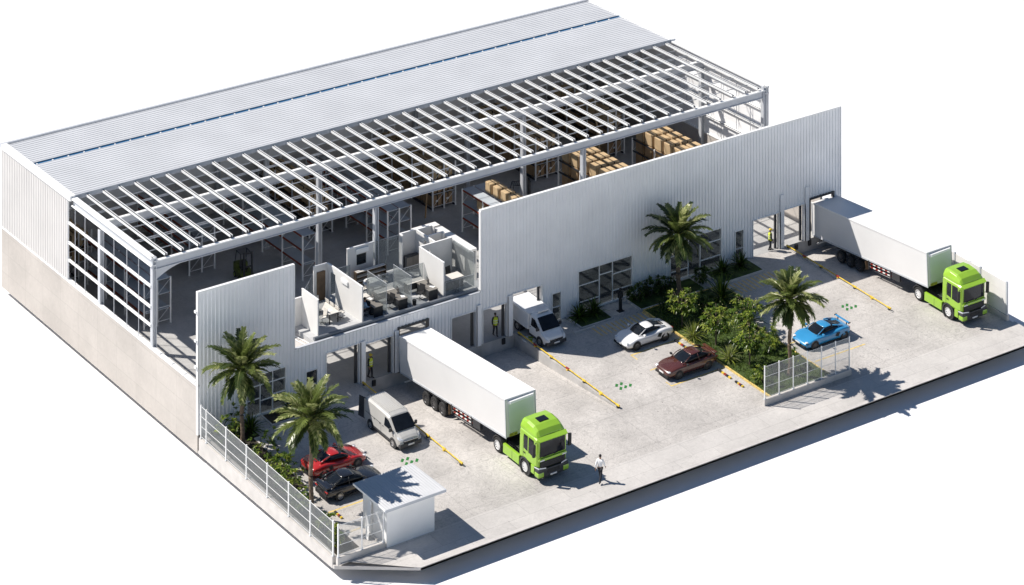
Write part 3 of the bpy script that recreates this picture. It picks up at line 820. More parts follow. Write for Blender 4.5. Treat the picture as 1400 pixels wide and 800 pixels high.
def palm(label, x, y, h, seed, L=2.75, rt=0.17):
    t = thing('palm_tree', label, 'palm tree', (x, y, yz(y) + .05), group='palm trees in the beds')
    rng = random.Random(seed); m = MB()
    N = 36; m.tube([(0.03 * math.sin(k * .3), .02 * math.cos(k * .4), h * k / N) for k in range(N + 1)],
                   [rt * (1.35 - .5 * min(1, k / 5)) * (1.06 if k % 2 else .95) * (1 + .35 * max(0, (k - N * .82) / (N * .18))) for k in range(N + 1)], 'trunk', 12)
    for k in range(26):                                   # stubs of cut fronds under the crown
        a = k * 2.4; z = h - .75 + .027 * k; d = Vector((math.cos(a), math.sin(a), 0))
        m.tube([d * rt + Vector((0, 0, z)), d * (rt + .22) + Vector((0, 0, z + .2))], [.05, .025], 'trunk', 5)
    m.build('trunk', t)
    c = palm_crown(seed, L=L).build('crown', t, fix=False); c.location.z = h
    return t
palm("palm tree standing against the left facade panel beside the corner of the fence", 1.8, -3.0, 5.1, 11, 2.75)
palm("palm tree rising beside the red and black sports cars", 1.25, -13.0, 6.35, 12, 2.8)
palm("palm tree in front of the facade window, darker and nearest the long wall", 39.65, -2.6, 4.9, 13, 2.65, .2)
palm("palm tree beside the blue sports car at the street end of the bed", 39.6, -15.6, 5.3, 14, 2.45, .16)

def clump(m, c, r, n, rng, ll, wd, mats, spread=1.0, droop=.4):
    """leaves radiating from sprig centres spread through a rounded volume"""
    c = Vector(c); sprigs = []
    k = max(4, n // 9)
    for i in range(k):
        while True:
            v = Vector((rng.uniform(-1, 1), rng.uniform(-1, 1), rng.uniform(-.75, 1)))
            if .3 < v.length < 1: break
        sprigs.append(c + Vector((v.x * r[0], v.y * r[1], v.z * r[2])) * spread * rng.uniform(.75, 1.1))
    for s_ in sprigs:
        out = (s_ - c); out = out.normalized() if out.length > 0 else Vector((0, 0, 1))
        tone = rng.random()
        for j in range(9):
            a = j * 2.4 + rng.uniform(0, 1); e = rng.uniform(-.2, .9)
            d = Vector((math.cos(a), math.sin(a), e)) + out * .7 + Vector((0, 0, .25))
            mt = mats[0] if tone < .18 else mats[1] if tone < .58 or rng.random() < .25 else mats[2]
            leaf(m, s_ + out * rng.uniform(-.05, .05), d, ll * rng.uniform(.7, 1.2), wd * rng.uniform(.8, 1.2), mt, droop)
MT = ['leafd', 'leafm', 'leafl']
def small_tree(label, x, y, h, r, seed, n=560, ll=.42, wd=.07, mats=MT):
    t = thing('small_tree', label, 'tree', (x, y, yz(y) + .05), group='small trees in the central bed'); rng = random.Random(seed)
    m = MB(); m.tube([(0, 0, 0), (.03, .02, h * .4), (0, .03, h * .7)], [.075, .06, .05], 'stemm', 8)
    for k in range(7):
        a = k * .9; m.tube([(0, .02, h * .5), (math.cos(a) * r * .35, math.sin(a) * r * .35, h * .72), (math.cos(a) * r * .75, math.sin(a) * r * .75, h * .9)], [.04, .028, .012], 'stemm', 6)
    m.build('trunk', t)
    m = MB(); clump(m, (0, 0, h - r * .78), (r, r, r * .78), n, rng, ll, wd, mats)
    for i in range(40):
        a = rng.uniform(0, 6.28); q = rng.uniform(.5, 1) * r; m.sphere((math.cos(a) * q, math.sin(a) * q, h - r * .78 + rng.uniform(-.4, .7) * r), .028, 'flower', 5, 4)
    m.build('crown', t, fix=False); return t
small_tree("bushy small tree in the bed behind the white sports car, nearest the shaded palm", 37.4, -5.9, 2.75, 1.15, 21, 400)
small_tree("broad small tree with pale blossoms behind the maroon coupe", 37.8, -9.4, 2.95, 1.35, 22, 520)
small_tree("dense small tree between the maroon coupe and the street fence", 38.1, -12.9, 2.9, 1.3, 23, 500)
small_tree("wide small tree in the middle of the bed behind the blossoming one", 41.2, -8.9, 2.5, 1.15, 24, 400)
def bush(label, x, y, r, h, seed, n=300, ll=.38, wd=.06, mats=MT, name='shrub', spiky=False, group='shrubs in the beds'):
    t = thing(name, label, 'plant' if spiky else 'shrub', (x, y, yz(y) + .05), group=group); rng = random.Random(seed); m = MB()
    if spiky:
        for i in range(n):
            a = i * 2.4; f = (i + .5) / n; e = R(85 - 78 * f + rng.uniform(-8, 8))
            d = Vector((math.cos(a) * math.cos(e), math.sin(a) * math.cos(e), math.sin(e)))
            L = h * rng.uniform(.8, 1.15); p = Vector((rng.uniform(-.12, .12), rng.uniform(-.12, .12), 0.05)); pts = [p]
            for k in range(3): pts.append(pts[-1] + d * L / 3); d = (d - Vector((0, 0, .22 + .25 * f))).normalized()
            s_ = Vector((-math.sin(a), math.cos(a), 0)); mt = rng.choice(mats); ws = [wd * .5, wd, wd * .8, .004]
            vs = []
            for q, ww in zip(pts, ws): vs += [q - s_ * ww, q + s_ * ww]
            m.add(vs, [(0, 1, 3, 2), (2, 3, 5, 4), (4, 5, 7, 6)], mt)
        m.build('foliage', t, fix=False)
    else:
        clump(m, (0, 0, h * .52), (r, r, h * .5), n, rng, ll, wd, mats); m.build('foliage', t, fix=False)
        m = MB()
        for k in range(4): m.tube([(0, 0, 0), (math.cos(k * 1.6) * r * .5, math.sin(k * 1.6) * r * .5, h * .7)], [.03, .012], 'stemm', 5)
        m.build('stem', t)
    return t
bush("tall spiky yucca-like plant in the bed near the facade path, with pale blossoms", 42.5, -4.2, .9, 1.9, 31, 90, wd=.06, spiky=True, name='spiky_plant')
bush("spiky plant beside the trunk of the palm by the blue car", 41.9, -8.0, .8, 1.7, 32, 80, wd=.055, spiky=True, name='spiky_plant')
bush("pale feathery spiky plant at the bed kerb behind the maroon coupe", 37.0, -7.7, .7, 1.2, 33, 110, wd=.03, mats=['palml', 'leafl', 'palmm'], spiky=True, name='spiky_plant')
bush("pale feathery spiky plant at the bed kerb nearest the street, left of the mesh fence", 37.25, -11.6, .7, 1.1, 34, 110, wd=.03, mats=['palml', 'leafl', 'palmm'], spiky=True, name='spiky_plant')
bush("round light green shrub at the front left corner of the bed beside the mesh fence", 37.2, -15.3, .85, 1.15, 35, 260, .3, .04)
bush("low green shrub at the foot of the palm by the blue car", 40.6, -14.8, .7, 1.2, 36, 200)
bush("leafy shrub in the bed behind the mesh fence, right of the dense small tree", 40.4, -12.2, .7, 1.2, 37, 200)
bush("leafy shrub facing the blue car across the bed kerb", 41.3, -11.3, .75, 1.3, 38, 240)
bush("shaded dark shrub in the bed between the white car and the facade", 38.3, -3.4, .9, 1.2, 39, 260, mats=['leafd', 'leafd', 'leafm'])  # shade by the facade is put into the darker leaf mix
bush("shaded dark shrub right of the bushy small tree in the bed", 40.4, -4.8, .9, 1.4, 40, 280, mats=['leafd', 'leafm', 'leafm'])  # darker leaf mix paints in the shade here too
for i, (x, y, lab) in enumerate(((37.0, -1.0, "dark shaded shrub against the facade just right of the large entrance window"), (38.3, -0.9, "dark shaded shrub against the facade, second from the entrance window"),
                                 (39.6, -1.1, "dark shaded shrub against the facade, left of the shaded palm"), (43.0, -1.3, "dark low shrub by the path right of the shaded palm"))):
    bush(lab, x, y, .85, 1.2, 50 + i, 260, .4, .07, mats=['leafd', 'leafd', 'leafm'])  # mostly dark leaves: the wall's shade is painted into the foliage
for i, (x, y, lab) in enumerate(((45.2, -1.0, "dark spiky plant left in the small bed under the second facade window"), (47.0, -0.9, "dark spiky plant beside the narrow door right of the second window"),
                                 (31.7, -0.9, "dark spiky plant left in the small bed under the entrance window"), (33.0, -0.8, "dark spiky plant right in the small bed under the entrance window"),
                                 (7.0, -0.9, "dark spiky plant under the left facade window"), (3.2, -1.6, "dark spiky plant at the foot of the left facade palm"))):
    bush(lab, x, y, .8, 1.15, 60 + i, 80, wd=.06, mats=['leafd', 'palmd', 'leafm'], spiky=True, name='spiky_plant')  # darker leaves paint the facade's shade into these plants
for i, (x, y, r_, h_, lab) in enumerate(((2.3, -1.4, .8, 1.8, "bright leafy shrub in the fence corner under the left facade palm"), (0.95, -2.4, .75, 1.9, "leafy shrub by the fence, just in front of the left facade palm"),
                                    (2.3, -5.1, .95, 1.7, "round leafy shrub by the fence between the two left palms, nearer the facade"), (2.4, -6.9, .65, 1.1, "low shrub at the bed edge between the two left palms"),
                                    (2.1, -8.6, .85, 1.6, "bright leafy shrub by the fence behind the red car"), (1.3, -10.2, .8, 1.5, "leafy shrub by the fence at the tail of the red car"),
                                    (1.2, -11.8, .6, 1.1, "low shrub by the fence at the tail of the black car"), (1.3, -14.9, .6, 1.0, "low light shrub by the fence near the front corner"),
                                    (1.0, -16.5, .45, .8, "smallest shrub in the front corner of the fence"))):
    bush(lab, x, y, r_ * 1.12, h_ * 1.15, 70 + i, 230, .36, .06)

# ------------------------------------------------------------------ wheels and cars
def wheel(parent, x, y, z, r, wd, side, rim='rimw', spokes=10):
    """side +1 faces +x"""
    m = MB(); s = side
    pf = [(-wd / 2 * s, r * .60), (-wd / 2 * s, r * .93), (-wd / 2 * .8 * s, r), (wd / 2 * .8 * s, r), (wd / 2 * s, r * .93), (wd / 2 * s, r * .62), (wd / 2 * .7 * s, r * .58)]
    m.lathe_x((x, y, z), pf, 'tyre', 24); o = m.build('wheel', parent, smooth=False)
    m = MB(); h = wd / 2 * s
    m.lathe_x((x, y, z), [(h * .95, r * .62), (h * .8, r * .56), (h * .35, r * .50), (h * .3, 0.001)], 'dark', 20)
    m.lathe_x((x, y, z), [(h * 1.02, r * .64), (h * 1.04, r * .60), (h * .9, r * .55)], rim, 24)
    m.lathe_x((x, y, z), [(h * .3, r * .22), (h * .92, r * .16), (h * .95, 0.001)], rim, 14)
    for k in range(spokes):
        a = 2 * math.pi * k / spokes; u = Vector((0, math.cos(a), math.sin(a))); q = Vector((0, -math.sin(a), math.cos(a))) * r * (.45 / spokes + .03)
        c = Vector((x, y, z)); i_ = c + u * r * .12 + Vector((h * .9, 0, 0)); e = c + u * r * .58 + Vector((h * .88, 0, 0)); k_ = Vector((h * .35, 0, 0))
        m.add([i_ - q, i_ + q, e + q * 1.2, e - q * 1.2, i_ - q - k_, i_ + q - k_, e + q * 1.2 - k_, e - q * 1.2 - k_], [(0, 1, 2, 3), (0, 4, 5, 1), (3, 2, 6, 7), (0, 3, 7, 4), (1, 5, 6, 2)], rim)
    m.build('rim', o)
    return o

def ring_body(hw, zb, zs, zc):
    h = [(hw * .80, zb), (hw * .97, zb + .10), (hw, zb + (zs - zb) * .5), (hw * .985, zs - .05), (hw * .90, zs), (hw * .5, zc)]
    return [(-x, z) for x, z in h] + [(0, zc + .01)] + [(x, z) for x, z in h[::-1]]
def lofted(stations, ring, mt, m=None):
    m = m or MB(); m.loft([[(x, st[0], z) for x, z in ring(*st[1:])] for st in stations], mt); return m

def car(label, x, y, rz, paint, kind, rim='rimd', group='cars parked in the yard', spoiler=None, wb=(-1.32, 1.28)):
    t = thing('parked_car', label, 'car', (x, y, yz(y)), rz, group, TILT)
    if kind == 'super':
        st = [(-2.18, .62, .22, .40, .42), (-2.08, .80, .16, .50, .52), (-1.78, .95, .14, .66, .64), (-1.32, .98, .14, .80, .74), (-.85, .95, .14, .77, .80), (0, .93, .14, .72, .84),
              (.6, .94, .14, .80, .90), (1.0, .99, .14, .90, .93), (1.35, 1.01, .15, .93, .93), (1.8, .97, .2, .84, .88), (2.06, .88, .3, .78, .80), (2.14, .80, .36, .70, .72)]
        cb = [(-1.0, .62, .74, .50, .76), (-.5, .76, .78, .58, 1.02), (-.05, .80, .82, .60, 1.15), (.35, .80, .86, .58, 1.16), (.85, .76, .88, .50, 1.07), (1.45, .62, .88, .40, .93)]
        roof = [(-.22, .545, 1.125), (.05, .575, 1.172), (.35, .56, 1.18), (.62, .52, 1.135)]
    else:
        st = [(-2.25, .60, .30, .52, .56), (-2.16, .78, .22, .62, .66), (-1.8, .88, .19, .76, .77), (-1.3, .91, .19, .84, .85), (-.75, .90, .19, .83, .89), (0, .90, .19, .82, .88),
              (.8, .92, .19, .87, .91), (1.3, .92, .19, .90, .93), (1.8, .88, .22, .86, .94), (2.16, .80, .3, .84, .92), (2.26, .70, .4, .74, .80)]
        cb = [(-.85, .66, .84, .52, .86), (-.35, .78, .86, .60, 1.14), (.1, .80, .87, .60, 1.28), (.7, .80, .88, .58, 1.29), (1.2, .76, .90, .52, 1.16), (1.75, .64, .92, .46, .95)]
        roof = [(-.05, .57, 1.255), (.2, .59, 1.30), (.7, .575, 1.315), (1.0, .53, 1.255)]
    m = lofted(st, ring_body, paint); m.build('body', t, smooth=True, sub=1)
    ring_c = lambda hb, zb, ht, zt: [(-hb, zb), (-(hb * .55 + ht * .45), zb + (zt - zb) * .55), (-ht, zt - .03), (-ht * .55, zt), (0, zt + .008), (ht * .55, zt), (ht, zt - .03), (hb * .55 + ht * .45, zb + (zt - zb) * .55), (hb, zb)]
    m = lofted(cb, ring_c, 'carglass'); m.build('windows', t, smooth=True, sub=1)
    rp = paint if kind != 'blue' else 'carblack'
    m = MB(); m.loft([[(-hw, yy_, z - .035), (-hw * .8, yy_, z + .012), (0, yy_, z + .025), (hw * .8, yy_, z + .012), (hw, yy_, z - .035), (hw * .8, yy_, z - .03), (0, yy_, z - .02), (-hw * .8, yy_, z - .03)] for yy_, hw, z in roof], paint)
    m.build('roof', t, smooth=True, sub=1)
    f0, r0 = roof[0], roof[-1]
    for s in (-1, 1):
        m = MB(); b = cb[0]; m.tube([(s * (b[1] + .02), b[0] - .02, b[2] + .02), (s * (f0[1] * 1.17), (b[0] + f0[0]) / 2, (b[2] + f0[2]) / 2 + .06), (s * f0[1], f0[0], f0[2])], [.035, .03, .03], paint, 6); m.build('pillar', t, smooth=True)
        m = MB(); b = cb[-1]; m.tube([(s * (b[1] + .03), b[0], b[2] + .03), (s * (r0[1] * 1.12), (b[0] + r0[0]) / 2, (b[2] + r0[2]) / 2 + .05), (s * r0[1], r0[0], r0[2])], [.09, .06, .04], paint, 6); m.build('pillar', t, smooth=True)
        if kind != 'super':
            m = MB(); b = cb[3]; m.tube([(s * (b[1] + .005), .55, b[2]), (s * (b[3] + .03), .5, b[4] - .03)], .025, paint, 5); m.build('pillar', t, smooth=True)
    for yy_ in wb:
        for s in (-1, 1):
            r = .315 if yy_ < 0 else .33
            hw = .965 if kind == 'super' else .885
            m = MB(); m.lathe_x((0, yy_, r + .01), [(s * (hw - .45), .001), (s * (hw - .45), r * 1.11), (s * (hw + .012), r * 1.11), (s * (hw + .012), r * .5)], 'black', 24); m.build('wheel_arch', t)
            wheel(t, s * (hw - .085), yy_, r, r, .22, s, rim, 10)
    m = MB(); m.rbox((-.72, -2.2 if kind == 'super' else -2.27, .2), (.72, -2.02, .36), 'black', .03); m.build('front_grille', t)
    m = MB(); m.rbox((-.7, 2.06 if kind == 'super' else 2.14, .24), (.7, 2.2 if kind == 'super' else 2.27, .5), 'black', .03); m.build('rear_bumper', t)
    for s in (-1, 1):
        zl = .56 if kind == 'super' else .62
        m = MB(); m.sphere((s * .68, -1.98 if kind == 'super' else -2.1, zl), (.13, .14, .05), 'lamp'); m.build('headlight', t, smooth=True)
        m = MB(); m.rbox((s * .62 - .16, 2.05 if kind == 'super' else 2.16, .66), (s * .62 + .16, 2.13 if kind == 'super' else 2.25, .74), 'tail', .02); m.build('taillight', t)
        m = MB(); m.rbox((s * .98 - .1, -.72, .86), (s * .98 + .1, -.58, .98), paint if kind == 'super' else 'black', .03); m.tube([(s * .8, -.62, .86), (s * .96, -.65, .9)], .02, 'black', 5); m.build('wing_mirror', t)
        m = MB(); m.rbox((s * (.955 if kind == 'super' else .90) - .015, -1.0, .17), (s * (.955 if kind == 'super' else .90) + .015, .95, .25), 'black', .01); m.build('side_skirt', t)
        if kind == 'super':
            m = MB(); m.add([(s * .955, .55, .50), (s * .965, .85, .42), (s * .985, .98, .72), (s * .955, .68, .74)], [(0, 1, 2, 3)], 'black'); m.build('air_intake', t)
    m = MB(); m.rbox((-.24, -2.29, .40), (.24, -2.25, .5), 'plate', .01); m.build('number_plate', t)
    if kind == 'super':
        m = MB()
        for k in range(4): m.rbox((-.36 + .03 * k, 1.0 + .16 * k, .965 - .012 * k), (.36 - .03 * k, 1.1 + .16 * k, .99 - .012 * k), 'black', .01)
        m.build('engine_louvre', t)
    if spoiler == 'wing':
        m = MB(); m.rbox((-.76, 1.94, 1.00), (.76, 2.12, 1.03), paint, .012)
        m.box((-.785, 1.92, .97), (-.76, 2.14, 1.06), 'black'); m.box((.76, 1.92, .97), (.785, 2.14, 1.06), 'black')
        m.box((-.5, 1.98, .80), (-.46, 2.06, 1.0), 'black'); m.box((.46, 1.98, .80), (.5, 2.06, 1.0), 'black'); m.build('rear_wing', t)
    elif spoiler == 'lip':
        m = MB(); m.rbox((-.74, 2.0, .93), (.74, 2.26, 1.0), paint, .025); m.build('rear_spoiler', t)
    return t
car("white mid-engined sports car parked half in the shade below the facade windows", 33.85, -5.85, -R(90), 'carwhite', 'super', 'rimd')
car("dark maroon coupe with grey glass parked in the sunny bay", 33.9, -10.85, -R(90), 'carbrown', 'coupe', 'rimd', spoiler='lip')
car("bright blue sports car with a rear wing parked beside the palm at the bed", 45.0, -12.75, -R(90), 'carblue', 'super', 'rimd', spoiler='wing', wb=(-1.4, 1.4))
car("bright red sports car parked nose out under the front left palm", 5.75, -8.4, R(90), 'carred', 'super', 'rimd', wb=(-1.32, 1.3))
car("glossy black sports coupe parked between the red car and the guard hut", 5.25, -11.3, R(90), 'carblack', 'coupe', 'rims', spoiler='lip')

# ------------------------------------------------------------------ vans
def van(label, x, y, paint, box=False):
    t = thing('delivery_van', label, 'van', (x, y, yz(y)), 0.0, 'vans by the docks', TILT); t.scale = (.93, .95, .87)
    rg = lambda hw, zb, zm, ht, zt: [(-hw * .97, zb), (-hw, zb + .2), (-hw, zm), (-ht, zt - .14), (-ht + .14, zt - .015), (-ht * .4, zt + .03), (0, zt + .035), (ht * .4, zt + .03), (ht - .14, zt - .015), (ht, zt - .14), (hw, zm), (hw, zb + .2), (hw * .97, zb)]
    re = -.15 if box else 2.28
    st = [(re, .94, .34, 1.2, .86, 2.10), (re - .06, .97, .32, 1.2, .89, 2.14), (min(re - .1, .9), .985, .32, 1.2, .90, 2.16), (-.5, .985, .32, 1.2, .90, 2.13), (-.85, .985, .32, 1.2, .87, 2.04),
          (-1.3, .985, .32, 1.14, .86, 1.64), (-1.78, .985, .32, 1.06, .86, 1.24), (-1.9, .98, .32, 1.0, .86, 1.16), (-2.25, .95, .34, .86, .80, 1.02), (-2.43, .90, .38, .76, .72, .90), (-2.5, .82, .45, .66, .62, .74)]
    m = lofted(st, rg, paint); b = m.build('body', t, bevel=0.03)
    for p in b.data.polygons: p.use_smooth = False
    # windscreen, side glass
    m = MB(); k = 6; top = []; bot = []
    for i in range(k + 1):
        u = -1 + 2 * i / k; top.append((u * .76, -.93 - .03 * (1 - u * u) - .02, 2.0 + .035 * (1 - u * u))); bot.append((u * .84, -1.80 - .05 * (1 - u * u), 1.25 + .04 * (1 - u * u)))
    for i in range(k): m.quad([bot[i], bot[i + 1], top[i + 1], top[i]], 'carglass')
    m.build('windscreen', t, fix=False)
    for s in (-1, 1):
        m = MB(); X = lambda z: s * (.995 - (z - 1.16) * .115 if z > 1.16 else .995)
        pts = [(-.42, 1.22), (-.42, 1.86), (-.86, 1.82), (-1.28, 1.48), (-1.58, 1.20)]
        m.quad([(X(z) + s * .006, yy_, z) for yy_, z in pts], 'carglass'); m.build('side_window', t, fix=False)
        m = MB(); m.rbox((s * 1.12 - .09, -1.5, 1.2), (s * 1.12 + .09, -1.36, 1.48), 'dark', .03); m.box((s * .98 - .06, -1.46, 1.25), (s * .98 + .1, -1.40, 1.32), 'dark'); m.build('wing_mirror', t)
        m = MB(); m.add([(s * .62, -2.47, .78), (s * .93, -2.28, .80), (s * .93, -2.02, 1.02), (s * .84, -2.18, 1.03), (s * .62, -2.42, .92)], [(0, 1, 2, 3, 4)], 'lamp'); m.build('headlight', t, fix=False)
        for yy_ in (-1.62, 1.38):
            m = MB(); m.lathe_x((0, yy_, .36), [(s * .5, .001), (s * .5, .42), (s * 1.002, .42), (s * 1.002, .2)], 'dark', 22); m.build('wheel_arch', t)
            wheel(t, s * .90, yy_, .345, .345, .22, s, 'rims', 6)
        m = MB(); m.rbox((s * .985 - .02, -1.15, .33), (s * .985 + .025, (1.0 if not box else -.2), .50), 'dark', .01); m.build('side_skirt', t)
        m = MB()
        for yy_ in ((-.35,) if box else (-.28, .15, .9)): m.rbox((s * .99 - .012, yy_ - .08, 1.05), (s * .99 + .018, yy_ + .08, 1.1), 'dark', .008)
        m.build('handle', t)
        if not box:
            m = MB(); m.box((s * .987 - .004, -.02, .52), (s * .987 + .006, -.005, 1.95 if False else 1.2), 'dark'); m.box((s * .987 - .004, .0, 1.12), (s * .987 + .01, 2.1, 1.15), 'dark'); m.build('door_seam', t)
    m = MB(); m.rbox((-.93, -2.56, .28), (.93, -2.2, .60), 'dark', .06); m.rbox((-.62, -2.51, .60), (.62, -2.3, .78), 'black', .03); m.build('front_bumper', t)
    m = MB(); m.rbox((-.6, -2.53, .76), (.6, -2.46, .80), 'chrome', .01); m.build('grille_bar', t)
    m = MB(); m.rbox((-.26, -2.585, .42), (.26, -2.555, .54), 'plate', .008); m.build('number_plate', t)
    if box:
        m = MB(); m.rbox((-1.0, -.12, .62), (1.0, 2.75, .72), 'dark', .02); m.build('chassis', t)
        m = MB(); m.rbox((-1.02, -.08, .72), (1.02, 2.85, 2.02), 'vanw2', .03); bx = m.build('cargo_box', t)
        m = MB()
        for s in (-1, 1): m.box((s * 1.02 - .02, -.06, 1.95), (s * 1.02 + .02, 2.83, 2.06), 'white'); m.box((s * 1.02 - .02, -.06, .72), (s * 1.02 + .02, 2.83, .80), 'white')
        m.box((-1.04, -.1, .72), (1.04, -.05, 2.06), 'white'); m.build('edge_trim', bx)
        m = MB(); m.rbox((-.5, -.72, 2.19), (.5, -.60, 2.27), 'chrome', .02); m.build('roof_bar', t)
    else:
        m = MB()
        for k_ in range(9): m.box((-.62 + k_ * .155 - .02, -.5, 2.185), (-.62 + k_ * .155 + .02, 2.1, 2.20), paint)
        m.build('roof_rib', t)
        m = MB(); m.box((-.97, 2.27, .5), (.0, 2.31, 2.0), paint); m.build('rear_door', t)
        m = MB(); m.add([(-.90, 2.12, .40), (-.86, 2.14, .40), (-1.04, 2.95, .40), (-1.08, 2.93, .40), (-.82, 2.12, 2.02), (-.78, 2.14, 2.02), (-.98, 2.95, 2.02), (-1.02, 2.93, 2.02)], [(0, 3, 2, 1), (4, 5, 6, 7), (0, 1, 5, 4), (1, 2, 6, 5), (2, 3, 7, 6), (3, 0, 4, 7)], 'dark'); m.build('rear_door', t)
    return t
van("silver white panel van with an open dark rear door beside the left yellow rail", 11.32, -6.95, 'vanw')
van("white van with a cargo box reversed into the open facade door", 27.82, -0.95, 'vanw2', True)

# ------------------------------------------------------------------ articulated trucks
def truck(label):
    t = thing('articulated_truck', label, 'truck', (17.32, -14.4, yz(-14.4)), 0.0, 'green trucks with white trailers', TILT)
    G = 'lime'
    m = MB(); m.box((-.55, -2.6, .62), (-.3, 2.55, .92), 'dark'); m.box((.3, -2.6, .62), (.55, 2.55, .92), 'dark'); m.box((-.7, -.7, .8), (.7, 2.4, .95), 'black')
    m.lathe_x((0, 1.66, .47), [(-1.0, .09), (1.0, .09)], 'dark', 10); m.lathe_x((0, -1.6, .47), [(-1.0, .09), (1.0, .09)], 'dark', 10); m.build('chassis', t)
    # cab
    def cr(hw, zb, zt, c=.14): return [(-hw + c * .5, zb), (-hw, zb + c), (-hw, zt - c), (-hw + c, zt), (hw - c, zt), (hw, zt - c), (hw, zb + c), (hw - c * .5, zb)]
    st = [(-.92, 1.2, .95, 2.92), (-1.0, 1.22, .93, 2.96), (-2.55, 1.22, .95, 2.96), (-2.86, 1.21, .95, 2.92), (-3.0, 1.12, .95, 2.8)]
    m = MB(); m.loft([[(x, s_[0], z) for x, z in cr(*s_[1:])] for s_ in st], G); cab = m.build('cab', t, bevel=.03)
    m = MB()     # roof fairing
    fr = [(-.92, 1.18, 2.92, 3.46, 1.02), (-1.5, 1.19, 2.92, 3.52, 1.04), (-2.2, 1.19, 2.92, 3.46, 1.04), (-2.6, 1.17, 2.92, 3.28, 1.05), (-2.82, 1.12, 2.90, 3.02, 1.06)]
    m.loft([[(-b, y, z0), (-b * .985, y, z0 + (z1 - z0) * .3), (-tp, y, z1 - .1), (-tp + .16, y, z1), (0, y, z1 + .03), (tp - .16, y, z1), (tp, y, z1 - .1), (b * .985, y, z0 + (z1 - z0) * .3), (b, y, z0)] for y, b, z0, z1, tp in fr], G)
    m.build('roof_fairing', t, smooth=False, bevel=.02)
    m = MB(); m.rbox((-.42, -2.05, 3.49), (.34, -1.5, 3.56), 'carglass', .02); m.build('roof_hatch', t)
    m = MB(); m.add([(-1.18, -2.86, 2.90), (1.18, -2.86, 2.90), (1.12, -3.16, 2.78), (-1.12, -3.16, 2.78), (-1.18, -2.86, 2.97), (1.18, -2.86, 2.97), (1.12, -3.18, 2.84), (-1.12, -3.18, 2.84)],
          [(3, 2, 1, 0), (4, 5, 6, 7), (0, 1, 5, 4), (1, 2, 6, 5), (2, 3, 7, 6), (3, 0, 4, 7)], G); m.build('sun_visor', t)
    m = MB(); k = 6
    B = [(-1.04 + 2.08 * i / k, -3.035 - .05 * (1 - (-1 + 2 * i / k) ** 2), 1.70) for i in range(k + 1)]; T = [(x * .97, y + .012, 2.76) for x, y, z in B]
    for i in range(k): m.quad([B[i], B[i + 1], T[i + 1], T[i]], 'carglass')
    m.build('windscreen', t, fix=False)
    m = MB(); m.tube([(-.85, -3.1, 1.70), (-.1, -3.13, 1.78)], .016, 'black', 5); m.tube([(.05, -3.13, 1.72), (.8, -3.1, 1.80)], .016, 'black', 5); m.build('wiper', t)
    m = MB(); m.rbox((-1.0, -3.12, .98), (1.0, -2.9, 1.42), 'black', .05); gr = m.build('grille', t)
    m = MB()
    for z in (1.08, 1.18, 1.28): m.box((-.92, -3.135, z), (.92, -3.11, z + .025), 'dark')
    m.build('slat', gr)
    m = MB(); m.rbox((-1.13, -3.13, 1.43), (1.13, -2.92, 1.60), G, .04); m.build('nose_panel', t)
    m = MB(); m.rbox((-1.24, -3.2, .32), (1.24, -2.72, .92), 'dark', .08); m.rbox((-.5, -3.23, .6), (.5, -3.15, .84), 'black', .03); m.build('bumper', t)
    m = MB(); m.rbox((-.26, -3.245, .40), (.26, -3.2, .5), 'plate', .01); m.build('number_plate', t)
    for s in (-1, 1):
        m = MB(); m.rbox((s * 1.02 - .24, -3.23, .40), (s * 1.02 + .24, -2.74, .74), G, .08); m.build('bumper_corner', t)
        m = MB(); m.add([(s * .62, -3.21, .93), (s * 1.14, -3.08, .92), (s * 1.245, -2.70, .93), (s * 1.245, -2.70, 1.02), (s * 1.14, -3.07, 1.02), (s * .62, -3.2, .99)], [(0, 1, 4, 5), (1, 2, 3, 4)], 'lamp'); m.build('headlight', t, fix=False)
        m = MB(); m.quad([(s * .72, -3.15, 1.46), (s * 1.08, -3.14, 1.46), (s * 1.08, -3.14, 1.53), (s * .72, -3.15, 1.53)], 'lamp'); m.build('marker_lamp', t, fix=False)
        m = MB(); m.quad([(s * 1.232, -1.42, 1.72), (s * 1.232, -2.48, 1.58), (s * 1.232, -2.70, 1.75), (s * 1.232, -2.55, 2.68), (s * 1.232, -1.42, 2.68)], 'carglass'); m.build('side_window', t, fix=False)
        m = MB(); m.box((s * 1.234 - .006, -1.98, 1.6), (s * 1.234 + .006, -1.9, 2.68), G); m.box((s * 1.23 - .004, -1.36, 1.0), (s * 1.23 + .006, -1.345, 2.5), 'dark'); m.build('window_pillar', t)
        m = MB(); m.rbox((s * 1.25 - .02, -1.62, 1.42), (s * 1.25 + .02, -1.44, 1.48), 'black', .01); m.build('handle', t)
        m = MB(); m.rbox((s * 1.47 - .11, -3.02, 1.8), (s * 1.47 + .11, -2.86, 2.62), 'black', .04); m.tube([(s * 1.2, -2.8, 2.66), (s * 1.47, -2.94, 2.6)], .025, 'black', 6); m.tube([(s * 1.2, -2.8, 1.84), (s * 1.47, -2.94, 1.86)], .025, 'black', 6); m.build('mirror', t)
        m = MB(); m.lathe_x((0, -1.6, .52), [(s * .7, .001), (s * .7, .62), (s * 1.245, .62), (s * 1.25, .50)], 'dark', 24); m.build('wheel_arch', t)
        m = MB(); m.rbox((s * 1.1 - .13, -2.66, .45), (s * 1.1 + .13, -2.28, 1.0), G, .03); m.build('step_panel', t)
        m = MB(); m.rbox((s * 1.13 - .10, -.90, .30), (s * 1.13 + .10, .98, .92), G, .03); m.box((s * 1.235 - .004, -.1, .32), (s * 1.235 + .004, -.085, .9), 'dark'); m.build('side_skirt', t)
